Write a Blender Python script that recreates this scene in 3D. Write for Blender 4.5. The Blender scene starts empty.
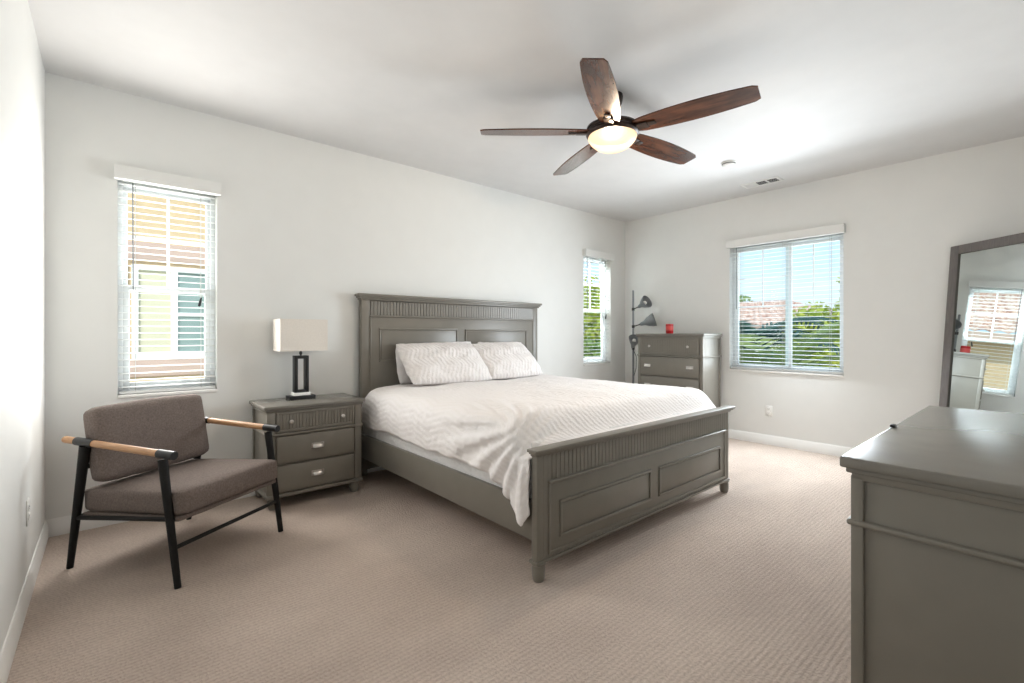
import bpy, bmesh, math, random
from mathutils import Vector, Matrix, noise
random.seed(7)
SC = bpy.context.scene
COL = SC.collection
R = math.radians
PI = math.pi

# ------------------------------------------------------------------ camera, sky, sun, exposure
cam_d = bpy.data.cameras.new('camera')
cam = bpy.data.objects.new('camera', cam_d)
COL.objects.link(cam)
cam.location = (0, 0, 1.2)
cam.rotation_euler = (R(90), 0, R(-40.78))
cam_d.sensor_width = 36.0
cam_d.lens = 468.8 / 1024 * 36.0
cam_d.shift_y = -8.0 / 1024
cam_d.clip_start = 0.02
cam_d.clip_end = 400
SC.camera = cam

SC.view_settings.view_transform = 'Standard'
SC.view_settings.look = 'None'
SC.view_settings.gamma = 1.0
SC.view_settings.use_curve_mapping = False
SC.view_settings.exposure = 0.47
SKY_STRENGTH = 0.95
SUN_STRENGTH = 2.7
DAY_B, DAY_B2, DAY_A1, DAY_A2 = 46.0, 9.0, 18.0, 330.0
SKY_B, SKY_A1 = 11.0, 12.0
FAN_POWER = 48.0
ENTRY_FILL_POWER = 0.5

world = bpy.data.worlds.new('sky')
SC.world = world
world.use_nodes = True
nt = world.node_tree
nt.nodes.clear()
w_out = nt.nodes.new('ShaderNodeOutputWorld')
w_bg = nt.nodes.new('ShaderNodeBackground')
w_tc = nt.nodes.new('ShaderNodeTexCoord')
w_sep = nt.nodes.new('ShaderNodeSeparateXYZ')
w_ramp = nt.nodes.new('ShaderNodeValToRGB')
w_map = nt.nodes.new('ShaderNodeMapping')
w_map.inputs['Scale'].default_value = (1, 1, 4)
w_noise = nt.nodes.new('ShaderNodeTexNoise')
w_noise.inputs['Scale'].default_value = 3.0
w_noise.inputs['Detail'].default_value = 6
w_cr = nt.nodes.new('ShaderNodeValToRGB')
w_cr.color_ramp.elements[0].position = 0.50
w_cr.color_ramp.elements[1].position = 0.72
w_mix = nt.nodes.new('ShaderNodeMix')
w_mix.data_type = 'RGBA'
w_mix.inputs[7].default_value = (1.0, 1.02, 1.05, 1)
e = w_ramp.color_ramp.elements
e[0].position = 0.0
e[0].color = (0.80, 0.90, 0.98, 1)
e[1].position = 0.30
e[1].color = (0.36, 0.62, 0.95, 1)
nt.links.new(w_tc.outputs['Generated'], w_sep.inputs[0])
nt.links.new(w_sep.outputs['Z'], w_ramp.inputs[0])
nt.links.new(w_tc.outputs['Generated'], w_map.inputs['Vector'])
nt.links.new(w_map.outputs[0], w_noise.inputs['Vector'])
nt.links.new(w_noise.outputs[0], w_cr.inputs[0])
nt.links.new(w_cr.outputs[0], w_mix.inputs[0])
nt.links.new(w_ramp.outputs[0], w_mix.inputs[6])
nt.links.new(w_mix.outputs[2], w_bg.inputs[0])
w_bg.inputs[1].default_value = SKY_STRENGTH
nt.links.new(w_bg.outputs[0], w_out.inputs[0])


def light(name, kind, loc, energy, color=(1, 1, 1), **kw):
    d = bpy.data.lights.new(name, kind)
    d.energy = energy
    d.color = color
    for k, v in kw.items():
        setattr(d, k, v)
    o = bpy.data.objects.new(name, d)
    o.location = loc
    COL.objects.link(o)
    return o


# sun from the south-west, behind the house: it lights the outdoors the windows look at
sun = light('sun', 'SUN', (-14, -14, 14), SUN_STRENGTH, (1.0, 0.95, 0.88), angle=R(1.2))
_d = Vector((0.62, 0.78, -0.68)).normalized()
sun.rotation_euler = _d.to_track_quat('-Z', 'Y').to_euler()
# daylight coming in through the three windows
day_b = light('daylight_wide_window', 'AREA', (5.412 - 0.24, 1.70, 1.45), DAY_B, (0.86, 0.94, 1.0), shape='RECTANGLE', size=0.70, size_y=1.25)
day_b.rotation_euler = Vector((-1, 0, -0.36)).to_track_quat('-Z', 'Y').to_euler()
day_b2 = light('daylight_wide_window_level', 'AREA', (5.412 - 0.004, 1.87, 1.485), DAY_B2, (0.86, 0.94, 1.0), shape='RECTANGLE', size=1.0, size_y=1.34, spread=R(165))
day_b2.rotation_euler = Vector((-1, 0, 0)).to_track_quat('-Z', 'Y').to_euler()
day_a = light('daylight_left_window', 'AREA', (0.318, 3.884 - 0.004, 1.485), DAY_A1, (1.0, 0.975, 0.94), shape='RECTANGLE', size=0.52, size_y=1.34, spread=R(174))
day_a.rotation_euler = Vector((0, -1, 0)).to_track_quat('-Z', 'Y').to_euler()
sky_b = light('skylight_wide_window', 'AREA', (5.412 + 0.35, 1.896, 1.50), SKY_B, (0.86, 0.94, 1.0), shape='RECTANGLE', size=1.1, size_y=1.4)
sky_b.rotation_euler = Vector((-1, 0, 0)).to_track_quat('-Z', 'Y').to_euler()
sky_a = light('skylight_left_window', 'AREA', (0.318, 3.884 + 0.35, 1.50), SKY_A1, (1.0, 0.975, 0.94), shape='RECTANGLE', size=0.56, size_y=1.4)
sky_a.rotation_euler = Vector((0, -1, 0)).to_track_quat('-Z', 'Y').to_euler()
day_c = light('daylight_small_window', 'AREA', (4.82, 3.884 + 0.75, 3.0), DAY_A2, (0.95, 0.98, 1.0), shape='RECTANGLE', size=0.8, size_y=0.9)
day_c.rotation_euler = Vector((0, -0.8, -1)).to_track_quat('-Z', 'Y').to_euler()
# added fill light under the entry ceiling behind the camera, no real fixture
entry_fill = light('entry_fill_light', 'AREA', (0.34, -0.95, 2.70), ENTRY_FILL_POWER, (1.0, 0.95, 0.88), shape='DISK', size=0.45)

# ------------------------------------------------------------------ materials


def s2l(c):
    return tuple(((v / 255) / 12.92 if v / 255 <= 0.04045 else ((v / 255 + 0.055) / 1.055) ** 2.4) for v in c)


def mat(name, rgb, rough=0.5, metal=0.0, lin=False, spec=None):
    m = bpy.data.materials.new(name)
    m.use_nodes = True
    b = m.node_tree.nodes['Principled BSDF']
    c = rgb if lin else s2l(rgb)
    b.inputs['Base Color'].default_value = (*c, 1)
    b.inputs['Roughness'].default_value = rough
    b.inputs['Metallic'].default_value = metal
    if spec is not None:
        b.inputs['Specular IOR Level'].default_value = spec
    return m


def N(m, t, **kw):
    n = m.node_tree.nodes.new(t)
    for k, v in kw.items():
        setattr(n, k, v)
    return n


def L(m, a, b):
    m.node_tree.links.new(a, b)


def bsdf(m):
    return m.node_tree.nodes['Principled BSDF']


def coords(m, kind='Object', scale=(1, 1, 1), rot=(0, 0, 0)):
    tc = N(m, 'ShaderNodeTexCoord')
    mp = N(m, 'ShaderNodeMapping')
    mp.inputs['Scale'].default_value = scale
    mp.inputs['Rotation'].default_value = rot
    L(m, tc.outputs[kind], mp.inputs['Vector'])
    return mp.outputs[0]


def noise_n(m, vec, scale, detail=4, rough=0.5):
    n = N(m, 'ShaderNodeTexNoise')
    n.inputs['Scale'].default_value = scale
    n.inputs['Detail'].default_value = detail
    n.inputs['Roughness'].default_value = rough
    L(m, vec, n.inputs['Vector'])
    return n.outputs[0]


def ramp(m, fac, stops):
    n = N(m, 'ShaderNodeValToRGB')
    el = n.color_ramp.elements
    while len(el) < len(stops):
        el.new(0.5)
    for q, (p, c) in zip(el, stops):
        q.position = p
        q.color = (*s2l(c), 1)
    L(m, fac, n.inputs[0])
    return n.outputs[0]


def math_n(m, op, a, b=None):
    n = N(m, 'ShaderNodeMath', operation=op)
    for i, v in enumerate((a, b)):
        if v is None:
            continue
        if isinstance(v, (int, float)):
            n.inputs[i].default_value = v
        else:
            L(m, v, n.inputs[i])
    return n.outputs[0]


def bump(m, height, strength=0.3, dist=0.002):
    n = N(m, 'ShaderNodeBump')
    n.inputs['Strength'].default_value = strength
    n.inputs['Distance'].default_value = dist
    L(m, height, n.inputs['Height'])
    L(m, n.outputs[0], bsdf(m).inputs['Normal'])


def mottled(name, c0, c1, scale=20, rough=0.5, bump_s=0.0, bump_scale=80, stretch=(1, 1, 1), metal=0.0, bd=0.002):
    m = mat(name, c0, rough, metal)
    v = coords(m, 'Object', stretch)
    L(m, ramp(m, noise_n(m, v, scale), [(0.3, c0), (0.7, c1)]), bsdf(m).inputs['Base Color'])
    if bump_s:
        bump(m, noise_n(m, v, bump_scale), bump_s, bd)
    return m


M = {}
M['wall'] = mottled('wall_paint', (229, 229, 226), (231, 231, 228), 6, 0.6, 0.12, 140, bd=0.001)
M['ceiling'] = mottled('ceiling_paint', (222, 221, 220), (225, 224, 223), 6, 0.7, 0.12, 120, bd=0.001)
M['trim'] = mat('trim_paint', (240, 239, 236), 0.35)
M['vinyl'] = mat('white_vinyl', (240, 242, 243), 0.35)
M['slat'] = mat('blind_slat_white', (238, 239, 238), 0.35)
M['valance'] = mat('valance_white', (228, 228, 225), 0.45)
M['cord'] = mat('cord_white', (205, 205, 200), 0.6)
M['paint'] = mottled('grey_furniture_paint', (124, 119, 110), (120, 115, 106), 9, 0.36, 0.05, 60, (1, 1, 1), bd=0.0006)
M['top'] = mottled('grey_furniture_top', (122, 118, 110), (116, 112, 105), 7, 0.27, 0.03, 60, bd=0.0005)
M['groove'] = mat('dark_groove', (70, 67, 62), 0.6)
M['nickel'] = mat('brushed_nickel', (205, 200, 195), 0.32, 1.0)
M['black'] = mat('black_metal', (22, 23, 25), 0.42)
M['blackwood'] = mottled('black_wood', (19, 18, 18), (26, 25, 24), 30, 0.55)
bsdf(M['blackwood']).inputs['Specular IOR Level'].default_value = 0.25
M['oak'] = mottled('oak_arm', (196, 152, 112), (172, 128, 90), 14, 0.45, 0, 40, (12, 1, 12))
M['white_stone'] = mat('white_stone', (250, 249, 246), 0.4)
M['socket'] = mat('outlet_plastic', (238, 237, 233), 0.35)
M['dark'] = mat('dark_slot', (35, 35, 35), 0.7)
M['fabric'] = mottled('taupe_fabric', (126, 112, 105), (98, 88, 82), 130, 0.95, 0.6, 240, bd=0.002)
M['bronze'] = mottled('dark_bronze', (46, 36, 31), (58, 45, 38), 18, 0.38, 0.0, metal=0.5)
M['grey_metal'] = mat('grey_lamp_metal', (128, 131, 134), 0.35, 0.25)
M['frame_wood'] = mottled('grey_wood_frame', (112, 106, 103), (95, 90, 88), 10, 0.5, 0.2, 50, (10, 1, 1), bd=0.001)
M['backing'] = mat('mirror_backing', (70, 62, 55), 0.8)
M['red_glass'] = mat('red_candle_glass', (178, 28, 34), 0.15)
M['label_red'] = mat('candle_label', (205, 70, 66), 0.5)
M['wax'] = mat('candle_wax', (200, 60, 60), 0.6)
M['mattress'] = mat('mattress_white', (232, 230, 229), 0.9)
_m = M['mattress']
_v = coords(_m, 'Object', (1, 1, 1))
_vo = N(_m, 'ShaderNodeTexVoronoi')
_vo.inputs['Scale'].default_value = 34
L(_m, _v, _vo.inputs['Vector'])
bump(_m, _vo.outputs[0], 0.7, 0.008)

M['mirror'] = mat('mirror_glass', (225, 232, 232), 0.0, 1.0)

# lamp shade: pale linen, lets a little light through
M['shade'] = mottled('linen_shade', (236, 229, 220), (228, 221, 212), 120, 0.9, 0.3, 300, bd=0.001)
# carpet ---------------------------------------------------------------
m = M['carpet'] = mat('ribbed_carpet', (178, 162, 150), 0.97, spec=0.1)
v = coords(m, 'Object')
sep = N(m, 'ShaderNodeSeparateXYZ')
L(m, v, sep.inputs[0])
warp = noise_n(m, v, 9, 3)
fine = noise_n(m, v, 120, 4, 0.75)
yy = math_n(m, 'ADD', sep.outputs[1], math_n(m, 'MULTIPLY', warp, 0.010))
rib = math_n(m, 'SINE', math_n(m, 'MULTIPLY', yy, 2 * PI / 0.021))
xx = math_n(m, 'ADD', sep.outputs[0], math_n(m, 'MULTIPLY', noise_n(m, v, 30, 3), 0.09))
loop = math_n(m, 'SINE', math_n(m, 'MULTIPLY', math_n(m, 'ADD', xx, math_n(m, 'MULTIPLY', sep.outputs[1], 0.35)), 2 * PI / 0.023))
hgt = math_n(m, 'ADD', math_n(m, 'MULTIPLY', rib, 0.38), math_n(m, 'ADD', math_n(m, 'MULTIPLY', loop, 0.30), math_n(m, 'MULTIPLY', fine, 3.0)))
colr = ramp(m, math_n(m, 'ADD', math_n(m, 'MULTIPLY', hgt, 0.17), 0.24), [(0.05, (156, 140, 127)), (0.5, (207, 190, 177)), (0.95, (238, 224, 212))])
big = noise_n(m, coords(m, 'Object', (0.9, 1.7, 1), (0, 0, R(20))), 1.6, 3, 0.5)
mx = N(m, 'ShaderNodeMix', data_type='RGBA', blend_type='MULTIPLY')
mx.inputs[0].default_value = 1.0
L(m, colr, mx.inputs[6])
L(m, ramp(m, big, [(0.35, (240, 239, 239)), (0.65, (255, 255, 255))]), mx.inputs[7])
L(m, mx.outputs[2], bsdf(m).inputs['Base Color'])
bump(m, hgt, 0.7, 0.005)


# white textured cotton with zigzag weave ---------------------------------
def zigzag(name, c0, c1, period, amp, zper, along='V', strength=0.6, dist=0.004):
    m = mat(name, c0, 0.92, spec=0.2)
    tc = N(m, 'ShaderNodeTexCoord')
    sp = N(m, 'ShaderNodeSeparateXYZ')
    L(m, tc.outputs['UV'], sp.inputs[0])
    a, b = (sp.outputs[0], sp.outputs[1]) if along == 'V' else (sp.outputs[1], sp.outputs[0])
    tri = math_n(m, 'PINGPONG', b, zper)
    wv = noise_n(m, tc.outputs['UV'], 5, 2)
    q = math_n(m, 'ADD', a, math_n(m, 'ADD', math_n(m, 'MULTIPLY', tri, amp / zper), math_n(m, 'MULTIPLY', wv, 0.02)))
    st = math_n(m, 'SINE', math_n(m, 'MULTIPLY', q, 2 * PI / period))
    fz = noise_n(m, tc.outputs['UV'], 220, 3)
    cz = noise_n(m, tc.outputs['UV'], 26, 5, 0.6)
    h = math_n(m, 'ADD', math_n(m, 'MULTIPLY', st, 0.5), math_n(m, 'ADD', math_n(m, 'MULTIPLY', fz, 0.6), math_n(m, 'MULTIPLY', cz, 4.5)))
    L(m, ramp(m, math_n(m, 'ADD', math_n(m, 'MULTIPLY', st, 0.5), 0.5), [(0.0, c1), (0.7, c0)]), bsdf(m).inputs['Base Color'])
    bump(m, h, strength, dist)
    return m


M['duvet'] = zigzag('white_quilted_cotton', (243, 239, 238), (241, 237, 235), 0.040, 0.05, 0.20, 'V', 0.3, 0.006)
M['sham'] = zigzag('white_zigzag_cotton', (240, 235, 233), (234, 229, 227), 0.040, 0.05, 0.10, 'V', 0.6, 0.005)
M['pillow'] = mottled('plain_white_cotton', (240, 236, 235), (234, 229, 228), 12, 0.92, 0.3, 60, bd=0.002)

# walnut fan blades
m = M['walnut'] = mat('walnut_blade', (88, 55, 38), 0.26)
v = coords(m, 'Object', (1.2, 14, 14))
n1 = noise_n(m, v, 2.2, 6, 0.62)
n2 = noise_n(m, coords(m, 'Object', (2.5, 5, 5)), 2.5, 4, 0.6)
L(m, ramp(m, math_n(m, 'ADD', math_n(m, 'MULTIPLY', n1, 0.6), math_n(m, 'MULTIPLY', n2, 0.4)),
          [(0.34, (42, 27, 21)), (0.5, (78, 48, 35)), (0.66, (110, 71, 50))]), bsdf(m).inputs['Base Color'])

# fan bowl: frosted glass that gives off light
m = M['bowl'] = mat('lit_frosted_bowl', (110, 92, 74), 0.4)
b = bsdf(m)
lw = N(m, 'ShaderNodeLayerWeight')
lw.inputs[0].default_value = 0.35
bb = ramp(m, lw.outputs['Facing'], [(0.0, (255, 234, 205)), (0.55, (250, 208, 165)), (1.0, (228, 160, 112))])
b.inputs['Emission Strength'].default_value = 1.0
L(m, bb, b.inputs['Emission Color'])
_tb = N(m, 'ShaderNodeBsdfTransparent')
_tb.inputs[0].default_value = (1.0, 0.93, 0.82, 1)
_xb = N(m, 'ShaderNodeMixShader')
_fb = math_n(m, 'MULTIPLY', math_n(m, 'POWER', math_n(m, 'SUBTRACT', 1.0, lw.outputs['Facing']), 1.5), 0.42)
L(m, _fb, _xb.inputs[0])
L(m, b.outputs[0], _xb.inputs[1])
L(m, _tb.outputs[0], _xb.inputs[2])
L(m, _xb.outputs[0], m.node_tree.nodes['Material Output'].inputs[0])

# glass panes
m = M['glass'] = bpy.data.materials.new('window_glass')
m.use_nodes = True
m.node_tree.nodes.clear()
o_ = N(m, 'ShaderNodeOutputMaterial')
t_ = N(m, 'ShaderNodeBsdfTransparent')
t_.inputs[0].default_value = (0.95, 0.985, 0.985, 1)
g_ = N(m, 'ShaderNodeBsdfGlossy')
g_.inputs['Roughness'].default_value = 0.0
f_ = N(m, 'ShaderNodeLayerWeight')
x_ = N(m, 'ShaderNodeMixShader')
L(m, math_n(m, 'ADD', math_n(m, 'MULTIPLY', math_n(m, 'POWER', f_.outputs['Facing'], 5.0), 0.5), 0.004), x_.inputs[0])
L(m, t_.outputs[0], x_.inputs[1])
L(m, g_.outputs[0], x_.inputs[2])
L(m, x_.outputs[0], o_.inputs[0])

# outdoors
M['stucco'] = mottled('tan_stucco', (212, 186, 150), (204, 177, 141), 12, 0.9, 0.3, 90)
M['stucco_white'] = mottled('pale_stucco', (232, 222, 212), (222, 212, 202), 10, 0.9)
M['fascia'] = mat('fascia_board', (196, 168, 152), 0.7)
M['trim_out'] = mat('outdoor_white_trim', (238, 236, 230), 0.6)
M['olive'] = mat('drawn_curtain', (204, 196, 168), 0.8)
M['pane_out'] = mat('outdoor_window_pane', (140, 156, 150), 0.15)
M['tile'] = mat('clay_roof_tile', (176, 132, 112), 0.85)
_m = M['tile']
_n = noise_n(_m, coords(_m, 'Object', (3.4, 2.2, 2.2)), 2.6, 3, 0.7)
L(_m, ramp(_m, _n, [(0.3, (150, 112, 98)), (0.45, (206, 164, 144)), (0.6, (234, 214, 200)), (0.75, (170, 124, 106))]), bsdf(_m).inputs['Base Color'])
M['leaf_yellow'] = mottled('sunny_leaf', (214, 214, 104), (160, 182, 76), 3.0, 0.6)
M['leaf_mid'] = mottled('green_leaf', (158, 176, 96), (112, 142, 74), 3.0, 0.6)
M['leaf_dark'] = mottled('dark_palm_leaf', (74, 104, 88), (54, 82, 74), 3.0, 0.55)
M['leaf_palm'] = mottled('palm_leaf', (150, 164, 96), (104, 124, 78), 3.0, 0.55)
for _k in ('leaf_yellow', 'leaf_mid', 'leaf_dark', 'leaf_palm'):
    _m = M[_k]
    _b = bsdf(_m)
    _src = _b.inputs['Base Color'].links[0].from_socket
    _t = N(_m, 'ShaderNodeBsdfTranslucent')
    _x = N(_m, 'ShaderNodeMixShader')
    _x.inputs[0].default_value = 0.4
    L(_m, _src, _t.inputs[0])
    L(_m, _b.outputs[0], _x.inputs[1])
    L(_m, _t.outputs[0], _x.inputs[2])
    L(_m, _x.outputs[0], _m.node_tree.nodes['Material Output'].inputs[0])
M['bark'] = mottled('bark', (110, 90, 72), (84, 68, 54), 12, 0.9)
M['lawn'] = mottled('dry_lawn', (120, 128, 80), (140, 132, 96), 1.5, 0.95)

# ------------------------------------------------------------------ mesh building


class MB:
    """collects shapes; build() links them as one mesh object"""

    def __init__(self):
        self.bm = bmesh.new()

    def _add(self, src, mtx=None):
        if mtx is not None:
            bmesh.ops.transform(src, matrix=mtx, verts=src.verts)
        me = bpy.data.meshes.new('tmp')
        src.to_mesh(me)
        src.free()
        self.bm.from_mesh(me)
        bpy.data.meshes.remove(me)
        return self

    def box(self, a, b, bevel=0.0, seg=2, mtx=None):
        s = bmesh.new()
        bmesh.ops.create_cube(s, size=1.0)
        a, b = Vector(a), Vector(b)
        c, d = (a + b) / 2, b - a
        for vv in s.verts:
            vv.co = Vector((c.x + vv.co.x * abs(d.x), c.y + vv.co.y * abs(d.y), c.z + vv.co.z * abs(d.z)))
        if bevel > 0:
            bmesh.ops.bevel(s, geom=list(s.edges), offset=bevel, segments=seg, profile=0.5, affect='EDGES')
        return self._add(s, mtx)

    def cyl(self, p0, p1, r0, r1=None, seg=20, caps=True, sy=1.0):
        r1 = r0 if r1 is None else r1
        p0, p1 = Vector(p0), Vector(p1)
        d = p1 - p0
        s = bmesh.new()
        bmesh.ops.create_cone(s, cap_ends=caps, segments=seg, radius1=r0, radius2=r1, depth=d.length)
        if sy != 1.0:
            for vv in s.verts:
                vv.co.y *= sy
        q = d.to_track_quat('Z', 'Y').to_matrix().to_4x4()
        return self._add(s, Matrix.Translation((p0 + p1) / 2) @ q)

    def lathe(self, prof, seg=28, mtx=None, cap=True):
        s = bmesh.new()
        rings = []
        for r, z in prof:
            if r < 1e-6:
                rings.append([s.verts.new((0, 0, z))])
            else:
                rings.append([s.verts.new((r * math.cos(2 * PI * i / seg), r * math.sin(2 * PI * i / seg), z)) for i in range(seg)])
        for A, B in zip(rings, rings[1:]):
            for i in range(seg):
                j = (i + 1) % seg
                if len(A) == 1 and len(B) == 1:
                    continue
                if len(A) == 1:
                    s.faces.new((A[0], B[j], B[i]))
                elif len(B) == 1:
                    s.faces.new((A[i], A[j], B[0]))
                else:
                    s.faces.new((A[i], A[j], B[j], B[i]))
        if cap:
            for ring in (rings[0], rings[-1]):
                if len(ring) > 1:
                    s.faces.new(ring)
        bmesh.ops.recalc_face_normals(s, faces=s.faces)
        return self._add(s, mtx)

    def tube(self, pts, r, seg=10, mtx=None):
        pts = [Vector(p) for p in pts]
        rr = r if isinstance(r, (list, tuple)) else [r] * len(pts)
        s = bmesh.new()
        rings = []
        ref = None
        for i, p in enumerate(pts):
            t = (pts[min(i + 1, len(pts) - 1)] - pts[max(i - 1, 0)]).normalized()
            if ref is None:
                ref = Vector((0, 0, 1)) if abs(t.z) < 0.9 else Vector((1, 0, 0))
            u = t.cross(ref).normalized()
            w = u.cross(t).normalized()
            ref = w
            rings.append([s.verts.new(p + (u * math.cos(2 * PI * k / seg) + w * math.sin(2 * PI * k / seg)) * rr[i]) for k in range(seg)])
        for A, B in zip(rings, rings[1:]):
            for k in range(seg):
                s.faces.new((A[k], A[(k + 1) % seg], B[(k + 1) % seg], B[k]))
        s.faces.new(rings[0][::-1])
        s.faces.new(rings[-1])
        bmesh.ops.recalc_face_normals(s, faces=s.faces)
        return self._add(s, mtx)

    def prism(self, poly, axis, a, b, mtx=None):
        """poly of 2-D points extruded along an axis ('x','y','z') from a to b"""
        def P(p, t):
            return {'x': (t, p[0], p[1]), 'y': (p[0], t, p[1]), 'z': (p[0], p[1], t)}[axis]
        s = bmesh.new()
        A = [s.verts.new(P(p, a)) for p in poly]
        B = [s.verts.new(P(p, b)) for p in poly]
        n = len(poly)
        for i in range(n):
            s.faces.new((A[i], A[(i + 1) % n], B[(i + 1) % n], B[i]))
        s.faces.new(A[::-1])
        s.faces.new(B)
        bmesh.ops.recalc_face_normals(s, faces=s.faces)
        return self._add(s, mtx)

    def build(self, name, m, parent=None, smooth=40, loc=None):
        me = bpy.data.meshes.new(name)
        if smooth:
            for f in self.bm.faces:
                f.smooth = True
            self.bm.normal_update()
            for ed in self.bm.edges:
                if len(ed.link_faces) == 2 and ed.calc_face_angle(0) > R(smooth):
                    ed.smooth = False
        self.bm.to_mesh(me)
        self.bm.free()
        me.materials.append(m)
        o = bpy.data.objects.new(name, me)
        COL.objects.link(o)
        if loc is not None:
            o.location = loc
        if parent is not None:
            o.parent = parent
        return o


def tag(o, label, cat, group=None, kind=None):
    o['label'] = label
    o['category'] = cat
    if group:
        o['group'] = group
    if kind:
        o['kind'] = kind
    return o


def thing(name, loc, label, cat, rz=0.0, group=None):
    o = bpy.data.objects.new(name, None)
    o.empty_display_size = 0.1
    COL.objects.link(o)
    o.location = loc
    o.rotation_euler = (0, 0, rz)
    return tag(o, label, cat, group)


def struct(o, label=None, cat=None):
    o['kind'] = 'structure'
    if label:
        o['label'] = label
    if cat:
        o['category'] = cat
    return o


def grid_mesh(name, rows, m, parent=None, uvs=None, smooth=True, close=False):
    """rows: list of lists of Vectors -> quads, with uvs given the same way"""
    bm = bmesh.new()
    V = [[bm.verts.new(p) for p in row] for row in rows]
    uvl = bm.loops.layers.uv.new('UVMap') if uvs else None
    for j in range(len(V) - 1):
        n = len(V[j])
        for i in range(n if close else n - 1):
            k = (i + 1) % n
            f = bm.faces.new((V[j][i], V[j][k], V[j + 1][k], V[j + 1][i]))
            f.smooth = smooth
            if uvs:
                for lp, (a, b) in zip(f.loops, ((j, i), (j, k), (j + 1, k), (j + 1, i))):
                    lp[uvl].uv = uvs[a][b]
    bmesh.ops.recalc_face_normals(bm, faces=bm.faces)
    me = bpy.data.meshes.new(name)
    bm.to_mesh(me)
    bm.free()
    me.materials.append(m)
    o = bpy.data.objects.new(name, me)
    COL.objects.link(o)
    if parent:
        o.parent = parent
    return o


# ------------------------------------------------------------------ room shell
H = 2.74
XC, XB, YA, YD, YE = -0.279, 5.412, 3.884, -0.15, -1.6     # left, right, back, front walls, end of the entry
XE = 0.95                                                   # right side of the entry passage
T = 0.15
WIN_A1 = (0.048, 0.588, 0.805, 2.19)
WIN_A2 = (4.54, 5.095, 0.81, 2.19)
WIN_B = (1.345, 2.447, 0.795, 2.19)


def wall_with_holes(name, axis, plane, a0, a1, holes):
    """wall along 'x' (plane = y) or 'y' (plane = x), thickness outwards"""
    mb = MB()

    def put(u0, u1, z0, z1):
        if axis == 'x':
            mb.box((u0, plane, z0), (u1, plane + T, z1))
        else:
            mb.box((plane, u0, z0), (plane + T, u1, z1))
    cur = a0
    for (u0, u1, z0, z1) in sorted(holes):
        put(cur, u0, 0, H)
        put(u0, u1, 0, z0)
        put(u0, u1, z1, H)
        cur = u1
    put(cur, a1, 0, H)
    return struct(mb.build(name, M['wall'], smooth=0))


struct(MB().box((XC - T, YE - T, -0.08), (XB + T, YA + T, 0)).build('floor', M['carpet'], smooth=0))
struct(MB().box((XC - T, YE - T, H), (XB + T, YA + T, H + 0.12)).build('ceiling', M['ceiling'], smooth=0))
wall_with_holes('wall_back', 'x', YA, XC - T, XB + T, [WIN_A1, WIN_A2])
wall_with_holes('wall_right', 'y', XB, YD - T, YA, [WIN_B])
struct(MB().box((XC - T, YE - T, 0), (XC, YA, H)).build('wall_left', M['wall'], smooth=0))
wf = MB()
wf.box((XE, YD - T, 0), (XB, YD, H))
wf.box((XE, YE, 0), (XE + T, YD - T, H))
wf.box((XC, YE - T, 0), (XE + T, YE, H))
struct(wf.build('wall_front', M['wall'], smooth=0))


BASE_PROF = [(0, 0), (0.016, 0), (0.016, 0.066), (0.012, 0.074), (0.012, 0.084), (0.007, 0.094), (0.005, 0.102), (0, 0.102)]
g = 0.0
struct(MB().prism([(YA - d, z) for d, z in BASE_PROF], 'x', XC, XB).build('baseboard_back', M['trim'], smooth=30))
struct(MB().prism([(XB - d, z) for d, z in BASE_PROF], 'y', YD, YA - 0.017).build('baseboard_right', M['trim'], smooth=30))
struct(MB().prism([(XC + d, z) for d, z in BASE_PROF], 'y', YE, YA - 0.017).build('baseboard_left', M['trim'], smooth=30))
struct(MB().prism([(YD + d, z) for d, z in BASE_PROF], 'x', XE, XB - 0.017).build('baseboard_front', M['trim'], smooth=30))


# ---- windows; built along local x (width), y = depth into the wall (0 at room face), z up
def place(o, axis, plane):
    """local (u, depth) -> world for a wall; right wall: u runs along -y"""
    if axis == 'x':
        o.location = (0, plane, 0)
    else:
        o.location = (plane, 0, 0)
        o.rotation_euler = (0, 0, R(-90))


def ring(mb, u0, u1, z0, z1, w, d0, d1, wb=None, bevel=0.004):
    wb = wb or w
    mb.box((u0, d0, z0), (u0 + w, d1, z1), bevel)
    mb.box((u1 - w, d0, z0), (u1, d1, z1), bevel)
    mb.box((u0 + w, d0, z1 - w), (u1 - w, d1, z1), bevel)
    mb.box((u0 + w, d0, z0), (u1 - w, d1, z0 + wb), bevel)


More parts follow.
